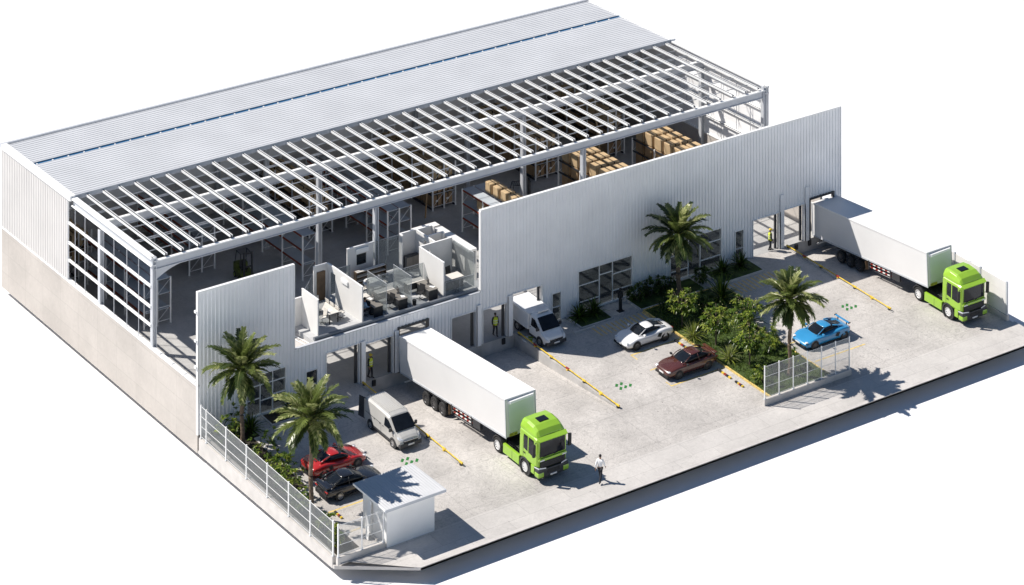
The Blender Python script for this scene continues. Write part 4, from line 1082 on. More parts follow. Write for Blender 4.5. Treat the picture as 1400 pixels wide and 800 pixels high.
        m = MB(); m.loft([[(s * .75, 1.66 + .62 * math.cos(a), .5 + .62 * math.sin(a)), (s * 1.22, 1.66 + .62 * math.cos(a), .5 + .62 * math.sin(a)), (s * 1.22, 1.66 + .57 * math.cos(a), .5 + .57 * math.sin(a)), (s * .75, 1.66 + .57 * math.cos(a), .5 + .57 * math.sin(a))] for a in [R(15 + 15 * k_) for k_ in range(11)]], 'dark'); m.build('mudguard', t)
        wheel(t, s * 1.07, -1.6, .49, .49, .3, s, 'rimw', 10); wheel(t, s * 1.03, 1.66, .49, .49, .38, s, 'rimw', 10)
    m = MB(); m.rbox((-.75, -.62, .96), (.75, .1, 1.0), 'chrome', .01); m.rbox((-.45, 1.2, .95), (.45, 2.1, 1.06), 'black', .03); m.build('deck_plate', t)
    m = MB(); m.tube([(-.9, -.85, 1.0), (-.9, -.85, 2.5)], .07, 'dark', 8); m.rbox((-.5, -.84, 1.5), (.5, -.72, 2.2), 'dark', .02); m.build('rear_wall_unit', t)
    bpy.context.view_layer.update()
    # trailer in its own frame: y 0 at the tail, running forward to -13.3; z 0 at the box floor
    sl = .0545; inv = t.matrix_world.inverted()
    TR = inv @ Matrix.Translation((17.29, -0.62, .20)) @ Matrix.Rotation(sl, 4, 'X').inverted()
    L = 13.3; hw = 1.235; H = 2.52
    def T(): q = MB(); q.xf = TR; return q
    m = T(); m.rbox((-hw, -L, 0), (hw, 0, H), 'trailer', .025, 1); bx = m.build('trailer_box', t)
    m = T()
    for s in (-1, 1):
        m.box((s * hw - .03, -L - .02, H - .06), (s * hw + .03, .02, H + .025), 'white'); m.box((s * hw - .03, -L - .02, -.06), (s * hw + .03, .02, .05), 'steel')
        m.box((s * hw - .035, -L - .025, 0), (s * hw + .035, -L + .05, H), 'steel'); m.box((s * hw - .035, -.05, 0), (s * hw + .035, .03, H), 'steel')
    m.box((-hw, -L - .025, H - .07), (hw, -L + .03, H + .022), 'steel'); m.build('edge_rail', bx)
    m = T(); m.rbox((-1.02, -L - .05, .25), (1.08, -L, H - .28), 'reefer', .02); m.build('front_panel', bx)
    m = T(); prf = [(-1.08, .0), (-.9, .05), (.9, .05), (1.1, .0)]
    m.add([(-1.08, -L - .02, H - .30), (-.95, -L - .22, H - .30), (.95, -L - .22, H - .22), (1.1, -L - .02, H - .22), (-1.08, -L - .02, H - .12), (-.95, -L - .2, H - .15), (.95, -L - .2, H - .1), (1.1, -L - .02, H - .08)],
          [(0, 1, 2, 3), (4, 7, 6, 5), (0, 4, 5, 1), (1, 5, 6, 2), (2, 6, 7, 3)], 'white'); m.build('cornice', bx)
    m = T(); m.box((-1.0, -L - .06, .03), (-.35, -L - .03, .20), 'sign_y'); m.box((-.96, -L - .065, .10), (-.39, -L - .055, .13), 'dark'); m.build('hazard_sign', bx)
    m = T(); m.box((-.55, -L + .5, -.35), (-.4, -.2, 0), 'black'); m.box((.4, -L + .5, -.35), (.55, -.2, 0), 'black'); m.box((-1.1, -L + .3, -.12), (1.1, -L + 2.6, 0), 'black'); m.build('trailer_chassis', t)
    for s in (-1, 1):
        X = s * 1.16
        m = T(); m.rbox((X - .1, -10.15, -.62), (X + .06, -9.25, -.05), 'dark', .02); m.build('tool_box', t)
        for z in (-.24, -.50):
            m = T()
            for k_ in range(10): m.box((X - .03, -9.2 + k_ * .27, z - .035), (X + .03, -9.2 + (k_ + 1) * .27, z + .035), 'stripew' if k_ % 2 else 'red')
            m.build('side_guard', t)
        m = T(); m.box((X - .02, -9.1, -.68), (X + .02, -6.9, -.64), 'chrome'); m.box((X - .12, -9.15, -.66), (X - .06, -9.05, 0), 'dark'); m.box((X - .12, -6.7, -.66), (X - .06, -6.6, 0), 'dark'); m.build('underrun_frame', t)
        m = T(); m.box((s * .75 - .06, -9.6, -.85), (s * .75 + .06, -9.48, 0), 'dark'); m.build('landing_leg', t)
        m = T(); m.box((s * .97 - .2, -6.15, -.9), (s * .97 + .2, -6.11, -.2), 'wood'); m.build('mud_flap', t)
        for wy in (-3.3, -4.35, -5.4):
            c = inv @ Vector((17.29 + s * 1.06, wy - .62, -1.0 + .04 * (0.62 - wy) + .47))
            wheel(t, c.x, c.y, c.z, .47, .34, s, 'rimd', 10)
            m = T(); m.box((s * 1.0 - .2, wy - .5, -.22), (s * 1.0 + .2, wy + .5, -.17), 'dark'); m.build('mudguard', t)
    m = T(); m.box((-1.15, -.06, -.2), (1.15, .0, 0), 'dark'); m.tube([(-1.1, -.35, -.62), (1.1, -.35, -.62)], .06, 'white', 6); m.build('rear_bumper', t)
    return t
T1 = truck("green tractor with white trailer docked in the wide pit amid the yard")
T2 = copy_tree(T1); T2.location = T1.location + Vector((39.08, 0.62, 0.025))
T2['label'] = "green tractor with white trailer docked at the right end by the panel fence"

# ------------------------------------------------------------------ people
def skin_mesh(name, J, E, mt, parent, sub=1, root=0):
    """J: list of (co, rx, ry); E: edges; a skin surface grown along the joints"""
    me = bpy.data.meshes.new(name); bm = bmesh.new(); L = bm.verts.layers.skin.verify()
    vs = []
    for i, (co, rx, ry) in enumerate(J):
        v = bm.verts.new(co); v[L].radius = (rx, ry); v[L].use_root = (i == root); vs.append(v)
    for a, b in E: bm.edges.new((vs[a], vs[b]))
    bm.to_mesh(me); bm.free()
    me.materials.append(M[mt]); o = bpy.data.objects.new(name, me); COL.objects.link(o); o.parent = parent
    s = o.modifiers.new("skin", 'SKIN'); s.use_smooth_shade = True
    if sub: b = o.modifiers.new("smooth", 'SUBSURF'); b.levels = sub; b.render_levels = sub
    return o
def person(label, loc, rz, top, vest=False, hat=None, stride=0.0, sit=False, sc_=1.0, group=None):
    """faces -Y at rz 0"""
    t = thing('person', label, 'person', loc, rz, group); t.scale = (sc_,) * 3
    V = Vector; hz = .93
    P = {'pel': V((0, 0, hz)), 'chest': V((0, -.01, 1.28)), 'neck': V((0, -.01, 1.46)), 'h0': V((0, -.02, 1.55)), 'h1': V((0, -.03, 1.66)), 'h2': V((0, -.02, 1.735))}
    for s, n in ((-1, 'l'), (1, 'r')):
        st = stride * s
        P['hip' + n] = V((s * .09, 0, hz - .04))
        if sit: P['kn' + n] = V((s * .11, -.42, hz - .02)); P['an' + n] = V((s * .11, -.42, hz - .42)); P['toe' + n] = V((s * .11, -.58, hz - .47))
        else: P['kn' + n] = V((s * .10, -.03 - st * .18, .50)); P['an' + n] = V((s * .10, -st * .34 + (.05 if st < 0 else 0), .09 + (.05 if st < 0 else 0))); P['toe' + n] = P['an' + n] + V((0, -.17, -.055))
        P['sh' + n] = V((s * .185, 0, 1.41))
        if sit: P['el' + n] = V((s * .25, -.08, 1.16)); P['wr' + n] = V((s * .17, -.34, 1.10))
        else: P['el' + n] = V((s * .25, .03 + st * .12, 1.14)); P['wr' + n] = V((s * .26, -.06 + st * .22, .90))
        d = (P['wr' + n] - P['el' + n]).normalized(); P['pa' + n] = P['wr' + n] + d * .075
    J = []; ix = {}
    def add(k, co, rx, ry=None): ix[k] = len(J); J.append((co, rx, ry or rx))
    add('pel', P['pel'], .13, .10); add('chest', P['chest'], .15, .10); add('neck', P['neck'], .055); add('h0', P['h0'], .068, .075); add('h1', P['h1'], .078, .092); add('h2', P['h2'], .05, .06)
    E = [('pel', 'chest'), ('chest', 'neck'), ('neck', 'h0'), ('h0', 'h1'), ('h1', 'h2')]
    for n in 'lr':
        s = -1 if n == 'l' else 1
        add('hip' + n, P['hip' + n], .085); add('kn' + n, P['kn' + n], .06); add('an' + n, P['an' + n], .042); add('toe' + n, P['toe' + n], .035)
        add('sh' + n, P['sh' + n], .058); add('el' + n, P['el' + n], .042); add('wr' + n, P['wr' + n], .028); add('pa' + n, P['pa' + n], .038, .018)
        E += [('pel', 'hip' + n), ('hip' + n, 'kn' + n), ('kn' + n, 'an' + n), ('an' + n, 'toe' + n), ('chest', 'sh' + n), ('sh' + n, 'el' + n), ('el' + n, 'wr' + n), ('wr' + n, 'pa' + n)]
        d = (P['pa' + n] - P['wr' + n]).normalized(); side = V((0, 1, 0)) if abs(d.y) < .8 else V((1, 0, 0)); q = (side - d * side.dot(d)).normalized(); inn = V((-s, 0, 0))
        for f, (off, ln) in enumerate(((-.030, .070), (-.010, .082), (.010, .077), (.029, .060))):
            a = P['pa' + n] + q * off + d * .035; k1 = f'{n}f{f}a'; k2 = f'{n}f{f}b'
            add(k1, a + d * ln * .5, .0095); add(k2, a + d * ln * .92 + inn * ln * .35, .0075); E += [('pa' + n, k1), (k1, k2)]
        b = P['wr' + n] + d * .03 - q * .03; add(n + 'ta', b + d * .03 - q * .018, .011); add(n + 'tb', b + d * .065 - q * .016 + inn * .015, .009); E += [('wr' + n, n + 'ta'), (n + 'ta', n + 'tb')]
    body = skin_mesh('body', J, [(ix[a], ix[b]) for a, b in E], 'skin', t)
    # clothes over the same skeleton
    JS = []; ES = []; jx = {}
    def a2(k, co, rx, ry=None): jx[k] = len(JS); JS.append((co, rx, ry or rx))
    a2('pel', P['pel'] + V((0, 0, .0)), .158, .125); a2('chest', P['chest'], .178, .128); a2('nk', P['neck'] - V((0, 0, .035)), .085, .08); ES += [('pel', 'chest'), ('chest', 'nk')]
    for n in 'lr':
        a2('sh' + n, P['sh' + n], .078); a2('el' + n, P['el' + n], .06); a2('wr' + n, P['wr' + n] * .85 + P['el' + n] * .15, .045); ES += [('chest', 'sh' + n), ('sh' + n, 'el' + n), ('el' + n, 'wr' + n)]
    skin_mesh('shirt', JS, [(jx[a], jx[b]) for a, b in ES], top, t)
    JT = [(P['pel'] - V((0, 0, .0)), .148, .118)]; ET = []
    for n in 'lr':
        k = len(JT); JT += [(P['hip' + n] - V((0, 0, .03)), .10, .10), (P['kn' + n], .078, .078), (P['an' + n], .06, .06)]; ET += [(0, k), (k, k + 1), (k + 1, k + 2)]
    skin_mesh('trousers', JT, ET, 'trous', t)
    for n in 'lr':
        a = P['an' + n]; b = P['toe' + n]; m = MB(); m.loft([[(a.x + .05 * math.cos(q) * w_, y_, a.z - .06 + (.045 * h_) * (1 + math.sin(q))) for q in [R(k * 45) for k in range(8)]] for y_, w_, h_ in ((a.y + .07, .7, 1), (a.y, 1, 1.3), (a.y - .1, 1, .9), (b.y - .05, .6, .5))], 'black'); m.build('shoe', t, smooth=True)
    m = MB(); m.sphere((0, .0, 1.69), (.095, .11, .095), 'hair', 14, 8); m.build('hair', t, smooth=True)
    m = MB()
    for s in (-1, 1): m.sphere((s * .032, -.112, 1.645), .012, 'hair', 8, 6)
    m.build('eyes', t)
    m = MB(); m.loft([[(-.012, -.108, 1.645), (.012, -.108, 1.645), (0, -.115, 1.65)], [(-.02, -.108, 1.60), (.02, -.108, 1.60), (0, -.142, 1.605)]], 'skin'); m.build('nose', t)
    m = MB(); m.rbox((-.028, -.112, 1.568), (.028, -.098, 1.58), 'tail', .004); m.build('mouth', t)
    if vest:
        m = MB(); m.loft([[(rx * math.cos(R(k * 20)), ry * math.sin(R(k * 20)) - .005, z) for k in range(18)] for z, rx, ry in ((.86, .195, .155), (1.0, .19, .15), (1.2, .205, .158), (1.36, .215, .15), (1.44, .15, .115), (1.47, .09, .085))], 'hivis'); m.build('hi_vis_vest', t, smooth=True)
        for z in (1.03, 1.2):
            m = MB(); m.loft([[(.21 * math.cos(R(k * 20)), .163 * math.sin(R(k * 20)) - .005, zz) for k in range(18)] for zz in (z, z + .05)], 'reflect', caps=False); m.build('reflective_band', t)
    if hat:
        m = MB(); m.sphere((0, -.02, 1.70), (.115, .135, .10), hat, 14, 8); m.lathe_x((0, 0, 0), [(0, 0.001)], hat, 3); m.box((-.09, -.19, 1.70), (.09, -.1, 1.715), hat); m.build('hard_hat', t)
    return t
person("walking man in a white shirt and dark trousers crossing the sunny pavement", (19.8, -19.5, yz(-19.5)), R(125), 'shirtw', stride=1.0, sc_=1.03)
person("worker in yellow hi-vis vest standing in the dock door left of the docked truck", (14.05, .2, 0), R(20), 'trous', True, 'hat', .25, sc_=.98, group=None)
person("bare-headed worker in a yellow vest standing in the dock door left of the box van", (25.0, .45, 0), R(-10), 'trous', True, None, .3, sc_=.97)
person("worker in yellow vest and hard hat in the sunlit open door at right end", (50.85, .1, 0), R(70), 'trous', True, 'hat', .3, sc_=.97)
tt = thing('entrance_post', "black intercom post on a foot plate outside the entrance window", 'post', (35.05, -1.45, yz(-1.45)))
m = MB(); m.rbox((-.24, -.2, 0), (.24, .2, .05), 'black', .01); m.build('foot_plate', tt)
m = MB(); m.rbox((-.11, -.08, .05), (.11, .08, 1.15), 'black', .03); m.rbox((-.2, -.1, 1.0), (.2, .1, 1.42), 'black', .03); m.build('post_body', tt)
m = MB(); m.rbox((-.07, -.07, 1.42), (.07, .07, 1.72), 'black', .03); m.build('camera_head', tt)

# ------------------------------------------------------------------ storage racks and cartons
def rack(label, x0, x1, y0, y1, top=3.42, levels=(1.15, 2.3, 3.35), bay=3.05, double=True, boards=True, bm_='rackbeam'):
    t = thing('storage_rack', label, 'rack', ((x0 + x1) / 2, y0, 0), group='storage racks in the hall')
    n = max(1, round((y1 - y0) / bay)); hx = (x1 - x0) / 2
    xs = [-hx, 0, hx] if double else [-hx, hx]
    for i in range(n + 1):
        y = (y1 - y0) * i / n
        m = MB()
        for x in xs: m.box((x - .05, y - .045, 0), (x + .05, y + .045, top), 'white'); m.box((x - .09, y - .08, 0), (x + .09, y + .08, .02), 'steel')
        m.build('upright', t)
        for a, b in zip(xs, xs[1:]):
            m = MB(); z = .3; up = True
            while z < top - .4:
                z2 = z + 1.0
                if up: m.tube([(a, y, z), (b, y, z2)], .018, 'white', 4)
                m.tube([(a, y, z), (b, y, z)], .022, 'white', 4); z = z2; up = not up
            m.build('brace', t)
    for z in levels:
        m = MB()
        for x in xs: m.box((x - .035 + (.04 if x < 0 else -.04 if x > 0 else 0) - .01, 0, z - .11), (x + .035 + (.04 if x < 0 else -.04 if x > 0 else 0) - .01, y1 - y0, z), bm_)
        m.build('beam', t)
        if boards:
            m = MB()
            for a, b in zip(xs, xs[1:]): m.box((a + .06, -.04, z + .001), (b - .06, y1 - y0 + .04, z + .04), 'shelf')
            m.build('shelf', t)
    return t
BOX = {}
def carton(label, x, y, z, sx, sy, sz, rng, pale=False, group='cartons in the hall'):
    key = (round(sx, 2), round(sy, 2), round(sz, 2), pale)
    if key not in BOX:
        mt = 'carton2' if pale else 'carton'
        m = MB(); m.rbox((-sx / 2, -sy / 2, 0), (sx / 2, sy / 2, sz), mt, .035, 1); o = m.build('carton', None)
        m = MB(); m.box((-.055, -sy / 2 - .006, .0), (.055, sy / 2 + .006, sz + .006), 'strapshade'); m.build('strap_shade', o); m = MB(); m.box((-sx / 2 - .006, -sy / 2 + .0, sz * .02), (-sx / 2 - .002, -sy / 2 + .06, sz), 'strapshade'); m.build('strap_shade', o)  # wide strap and corner strip also paint in gap and side shade
        m = MB(); m.box((-.16, -sy / 2 - .009, sz * .45), (.06, -sy / 2 - .003, sz * .62), 'plate'); m.build('paper_label', o)
        BOX[key] = o; c = o
    else: c = copy_tree(BOX[key])
    c.location = (x, y, z); c.rotation_euler = (0, 0, rng.uniform(-.02, .02)); tag(c, label, 'box', group)
    return c
ORD = ['first', 'second', 'third', 'fourth', 'fifth', 'sixth', 'seventh', 'eighth', 'ninth', 'tenth']
TIER = ['bottom', 'second', 'third', 'top']
def fill(where, x0, x1, y0, y1, levels, cols, rows, h, seed, skip=0.0, tiers=None, pale=None, from_end='front', vis=None):
    rng = random.Random(seed); sx = (x1 - x0) / cols - .2; sy = (y1 - y0) / rows - .3
    for li, z in enumerate(levels):
        for c in range(cols):
            for r in range(rows):
                if vis and not vis(li, c, r): continue
                if rng.random() < skip: continue
                x = x0 + (c + .5) * (x1 - x0) / cols; y = y0 + (r + .5) * (y1 - y0) / rows
                side = ('left' if c == 0 else 'right') + ' row,' if cols == 2 else ''
                nm = ['bottom', 'middle', 'top'] if len(levels) == 3 else ['lower', 'upper'] if len(levels) == 2 else ['top']
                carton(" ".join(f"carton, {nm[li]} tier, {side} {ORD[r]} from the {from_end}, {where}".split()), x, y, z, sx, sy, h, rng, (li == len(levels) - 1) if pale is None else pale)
rack("empty rack with grey shelves behind the front left corner column", 4.3, 6.5, 16.0, 25.2)
rack("long empty rack, second from the left wall, mostly under the roof", 11.4, 13.6, 22.1, 31.0 - .4)
rack("empty rack with grey shelves between the left forklift and the offices", 18.1, 19.25, 16.4, 28.7, double=False)
rack("empty double rack with orange beams directly behind the offices", 25.85, 28.0, 16.5, 28.8)
rack("rack with open lower shelves beside the facade's left edge, a carton row on top", 33.0, 35.2, 8.0, 16.7, levels=(1.15, 2.3, 3.35))
rack("deep rack full of cartons behind the offices, left of the middle column", 33.2, 35.4, 21.3, 30.5, levels=(.12, 1.25, 2.4), top=3.6, boards=False, bm_='dark')
rack("deep rack full of cartons behind the right forklift", 43.45, 45.75, 21.4, 30.6, levels=(.12, 1.25, 2.4), top=3.6, boards=False, bm_='dark')
rack("deep rack of cartons with a ladder-like end frame at the back right", 51.2, 52.9, 21.8, 30.7, levels=(.12, 1.25, 2.4), top=3.9, boards=False, bm_='dark')
rack("front rack stacked with strapped cartons above the middle of the facade", 42.75, 45.4, 8.2, 17.2, levels=(.12, 1.25, 2.4, 3.35), top=3.4, boards=False, bm_='dark')
rack("front rack stacked with strapped cartons near the right end wall", 50.3, 52.85, 8.2, 17.2, levels=(.12, 1.25, 2.4, 3.35), top=3.4, boards=False, bm_='dark')
fill("rack beside the facade's left edge", 34.1, 35.2, 9.0, 15.4, (3.40,), 1, 6, .82, 1)
fill("lower shelf beside facade's left edge", 33.15, 34.1, 11.4, 15.2, (2.36,), 1, 3, .7, 11)
fill("rack behind the offices", 33.25, 35.35, 21.35, 30.2, (.14, 1.28, 2.43), 2, 5, .92, 2, vis=lambda l, c, r: r == 0 or (c == 0) or l == 2)
fill("rack behind the right forklift", 43.5, 45.7, 21.45, 30.2, (.14, 1.28, 2.43), 2, 5, .92, 3, vis=lambda l, c, r: r == 0 or (c == 0) or l == 2)
fill("rack with the ladder-like frame", 51.25, 52.85, 21.85, 30.2, (.14, 1.28, 2.43), 1, 5, .92, 4)
vis8 = lambda l, c, r: l == 2 or c == 0 or r == 6
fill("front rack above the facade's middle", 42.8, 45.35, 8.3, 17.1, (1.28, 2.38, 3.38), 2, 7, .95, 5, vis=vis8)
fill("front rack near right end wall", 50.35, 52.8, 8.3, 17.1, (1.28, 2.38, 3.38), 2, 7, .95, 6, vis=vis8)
rack("half-hidden carton rack at the back left, under the roof edge", 3.0, 5.2, 26.3, 30.6, levels=(.12, 1.25, 2.4), top=3.6, boards=False, bm_='dark')
fill("half-hidden rack at the back left", 3.05, 5.15, 26.4, 30.4, (1.28, 2.43), 2, 3, .92, 8)
for k, (x, lab) in enumerate(((22.4, "under the roof behind the offices"),)):
    rack(f"carton rack {lab}, left of the double rack", x, x + 2.1, 22.6, 30.6, levels=(.12, 1.25, 2.4), top=3.6, boards=False, bm_='dark')
    fill(f"rack {lab}", x + .05, x + 2.05, 22.7, 30.4, (1.28, 2.43), 2, 5, .92, 9 + k)
ld = thing('leaning_plank', "brown timber plank leaning on the cartons behind the offices", 'plank', (31.9, 20.4, 0))
m = MB(); m.tube([(0, 0, 0.06), (1.0, 1.1, 3.2)], .07, 'carton', 4); m.build('plank', ld)
ld = thing('leaning_plank', "pale timber plank leaning beside the carton rack near the back right", 'plank', (49.6, 20.6, 0))
m = MB(); m.tube([(0, 0, 0.06), (.6, 1.5, 3.4)], .08, 'carton2', 4); m.build('plank', ld)

def forklift(label, x, y, rz, body):
    t = thing('forklift', label, 'forklift', (x, y, 0), rz, 'forklifts in the hall')
    m = MB(); m.rbox((-.52, -.55, .18), (.52, .95, .72), body, .08); m.rbox((-.5, .45, .3), (.5, 1.15, 1.05), body, .12); m.build('body', t)
    m = MB(); m.rbox((-.25, -.1, .72), (.25, .4, .86), 'black', .04); m.rbox((-.25, .32, .8), (.25, .46, 1.3), 'black', .04); m.build('seat', t)
    m = MB()
    for s in (-1, 1):
        m.tube([(s * .46, -.5, .7), (s * .42, -.25, 2.05)], .035, 'dark', 6); m.tube([(s * .46, .85, 1.0), (s * .42, .6, 2.05)], .035, 'dark', 6); m.tube([(s * .42, -.25, 2.05), (s * .42, .6, 2.05)], .035, 'dark', 6)
    for k in range(6): m.tube([(-.42, -.25 + k * .17, 2.06), (.42, -.25 + k * .17, 2.06)], .02, 'dark', 5)
    m.build('overhead_guard', t)
    m = MB()
    for s in (-1, 1): m.box((s * .32 - .05, -.8, .08), (s * .32 + .05, -.66, 2.3), 'dark')
    for z in (.25, 1.2, 2.2): m.box((-.37, -.78, z), (.37, -.7, z + .09), 'dark')
    m.build('mast', t)
    for s in (-1, 1):
        m = MB(); m.box((s * .24 - .06, -1.9, .05), (s * .24 + .06, -.82, .09), 'dark'); m.box((s * .24 - .06, -.87, .05), (s * .24 + .06, -.82, .6), 'dark'); m.build('fork', t)
        for yy_, r in ((-.42, .26), (.68, .22)): wheel(t, s * .48, yy_, r, r, .18, s, 'fkgreen', 5)
    m = MB(); m.tube([(0, -.45, .72), (0, -.2, 1.05)], .025, 'black', 6); m.build('steering_column', t)
    return t
forklift("dark olive forklift parked on the hall floor left of the offices", 14.6, 19.2, R(-8), 'olive')
forklift("lime green forklift seen between the columns behind the carton row", 39.3, 17.7, R(65), 'fkgreen')
wt = thing('pallet_wrapper', "white framed machine with a curved guard standing by the cartons behind the offices", 'machine', (30.2, 22.4, 0))
m = MB(); m.tube([(-.7, 0, 2.1), (.4, 0, 2.1), (.7, 0, 2.35), (.4, 0, 2.6), (-.7, 0, 2.6), (-.7, 0, 2.1)], .05, 'white', 6); m.build('guard', wt)
m = MB(); m.rbox((-.5, -.3, 0), (.4, .3, .9), 'carbrown', .05); m.tube([(-.6, .1, .8), (-.6, .1, 2.6)], .06, 'dark', 6); m.build('machine_body', wt)

# ------------------------------------------------------------------ offices on the upper deck
OZ = 3.8
OF = thing('office_deck', "cut-open white offices on a raised deck above the dock doors", 'offices', (0, 0, 0))
m = MB(); m.prism([(9.4, .25), (24.4, .25), (24.4, 6.9), (15.9, 6.9), (15.9, 5.9), (9.4, 5.9)], OZ - .3, OZ, 'carpet'); m.build('deck', OF)
m = MB(); m.tube([(9.45, .30, OZ + .15), (23.3, .30, OZ + .15)], .14, 'pipe', 8); m.box((9.4, .17, OZ - .3), (23.4, .25, OZ - .02), 'dark'); m.build('edge_pipe', OF)
m = MB(); m.prism([(7.7, .2), (9.38, .2), (9.38, 5.5), (7.7, 5.5)], 3.3, 3.5, 'kerb'); m.build('landing', OF)
m = MB()
for k in range(5): m.tube([(8.9 - .16 * k, .5 + 1.1 * k, 3.56), (9.25 - .16 * k, .6 + 1.1 * k, 3.56)], .025, 'white', 5)
m.tube([(8.95, .4, 3.56), (8.2, 5.4, 3.56)], .03, 'white', 5); m.tube([(9.3, .4, 3.56), (8.5, 5.4, 3.56)], .03, 'white', 5); m.build('ladder', OF)
def wall_y(x, y0, y1, z1, tk=.1, holes=()):
    m = MB(); cur = y0
    for a, b, h0, h1 in sorted(holes):
        m.box((x - tk / 2, cur, OZ), (x + tk / 2, a, z1), 'officew')
        if h0 > OZ: m.box((x - tk / 2, a, OZ), (x + tk / 2, b, h0), 'officew')
        m.box((x - tk / 2, a, h1), (x + tk / 2, b, z1), 'officew'); cur = b
    m.box((x - tk / 2, cur, OZ), (x + tk / 2, y1, z1), 'officew')
    m.box((x - tk / 2 - .012, y0 - .012, z1 + .001), (x + tk / 2 + .012, y1 + .012, z1 + .03), 'white'); return m.build('partition_wall', OF)
def wall_x(y, x0, x1, z1, tk=.1, holes=()):
    m = MB(); cur = x0
    for a, b, h0, h1 in sorted(holes):
        m.box((cur, y - tk / 2, OZ), (a, y + tk / 2, z1), 'officew')
        if h0 > OZ: m.box((a, y - tk / 2, OZ), (b, y + tk / 2, h0), 'officew')
        m.box((a, y - tk / 2, h1), (b, y + tk / 2, z1), 'officew'); cur = b
    m.box((cur, y - tk / 2, OZ), (x1, y + tk / 2, z1), 'officew')
    m.box((x0 - .012, y - tk / 2 - .012, z1 + .001), (x1 + .012, y + tk / 2 + .012, z1 + .03), 'white'); return m.build('partition_wall', OF)
ZT = 6.35
wall_y(10.1, .8, 3.0, ZT); wall_x(3.05, 7.9, 10.05, ZT - .6, holes=((8.4, 9.2, 4.8, 5.5),))
wall_y(13.75, .75, 5.5, ZT, holes=((4.4, 5.2, OZ, 5.9),)); wall_x(5.55, 12.55, 13.7, ZT, holes=((12.8, 13.5, OZ, 5.95),))
m = MB(); m.box((12.8, 5.45, OZ), (13.5, 5.5, 5.9), 'wood'); m.build('door', OF)
m = MB(); m.rbox((13.58, 2.6, 5.75), (13.7, 3.5, 6.05), 'white', .04); m.build('air_conditioner', OF)
wall_y(20.7, .75, 4.0, ZT); wall_x(4.0, 20.75, 23.55, ZT, holes=((20.95, 21.6, 5.2, 5.95),))
wall_x(6.7, 20.7, 22.05, ZT); wall_y(20.7, 6.3, 6.65, ZT); wall_y(22.1, 4.1, 6.65, ZT, holes=((4.9, 5.5, 5.2, 6.0),)); wall_x(6.6, 22.15, 23.5, ZT); wall_x(5.3, 22.15, 23.5, ZT - .05); wall_y(23.5, 6.3, 6.55, ZT); wall_y(23.5, 5.0, 5.25, ZT)
wall_x(6.7, 16.1, 18.35, ZT, holes=((16.9, 17.75, 4.95, 5.75),))
m = MB(); m.rbox((16.8, 6.52, 5.85), (17.9, 6.66, 6.2), 'white', .04); m.box((16.85, 6.68, 4.9), (17.8, 6.72, 5.8), 'wglass'); m.build('office_window', OF)
m = MB(); m.box((22.2, 6.66, 5.95), (24.35, 7.5, 6.1), 'officew'); m.box((23.62, 1.9, 5.95), (24.35, 6.8, 6.1), 'officew'); m.build('ceiling_strip', OF)
m = MB(); m.box((24.25, 1.9, OZ), (24.35, 6.9, 5.95), 'officew'); m.build('partition_wall', OF)
def glass_panel(a, b, z1, n=1, z0=None):
    z0 = z0 or OZ + .05; m = MB(); A = Vector((a[0], a[1], 0)); B = Vector((b[0], b[1], 0)); d = (B - A).normalized(); q = Vector((-d.y, d.x, 0)) * .012
    vs = [A + q, B + q, B - q, A - q]; m.add([(v.x, v.y, z0) for v in vs] + [(v.x, v.y, z1) for v in vs], [(3, 2, 1, 0), (4, 5, 6, 7), (0, 1, 5, 4), (1, 2, 6, 5), (2, 3, 7, 6), (3, 0, 4, 7)], 'oglass'); o = m.build('glass_panel', OF)
    m = MB(); m.tube([(A.x, A.y, z1), (B.x, B.y, z1)], .014, 'steel', 4)
    for k in range(n + 1): p = A.lerp(B, k / n); m.tube([(p.x, p.y, z0), (p.x, p.y, z1)], .016, 'steel', 4)
    m.build('frame', o)
glass_panel((13.8, 5.8), (15.85, 5.8), 5.6, 2); glass_panel((18.4, 6.75), (20.65, 6.75), 6.3, 2); glass_panel((10.15, 3.1), (12.5, 5.5), 5.9, 2)
glass_panel((15.75, .7), (15.75, 3.3), 6.1); glass_panel((17.85, .7), (17.85, 3.1), 6.1); glass_panel((15.75, 3.35), (20.6, 3.35), 5.45, 3); glass_panel((23.5, 1.0), (23.5, 3.9), 6.3, 2)
glass_panel((20.8, .7), (23.3, .7), 4.9, 2)
def desk(label, x, y, rz, L=1.7, W=.8, mt='desk'):
    t = thing('desk', label, 'desk', (x, y, OZ), rz, 'office desks')
    m = MB(); m.rbox((-W / 2, -L / 2, .70), (W / 2, L / 2, .74), mt, .015); m.build('top', t)
    for s in (-1, 1):
        m = MB(); m.box((-W / 2 + .03, s * (L / 2 - .06) - .03, 0), (W / 2 - .03, s * (L / 2 - .06) + .03, .70), 'black'); m.build('leg', t)
    m = MB(); m.box((-W / 2 + .02, -L / 2 + .1, .25), (-W / 2 + .05, L / 2 - .1, .69), 'dark'); m.build('modesty_panel', t)
    return t
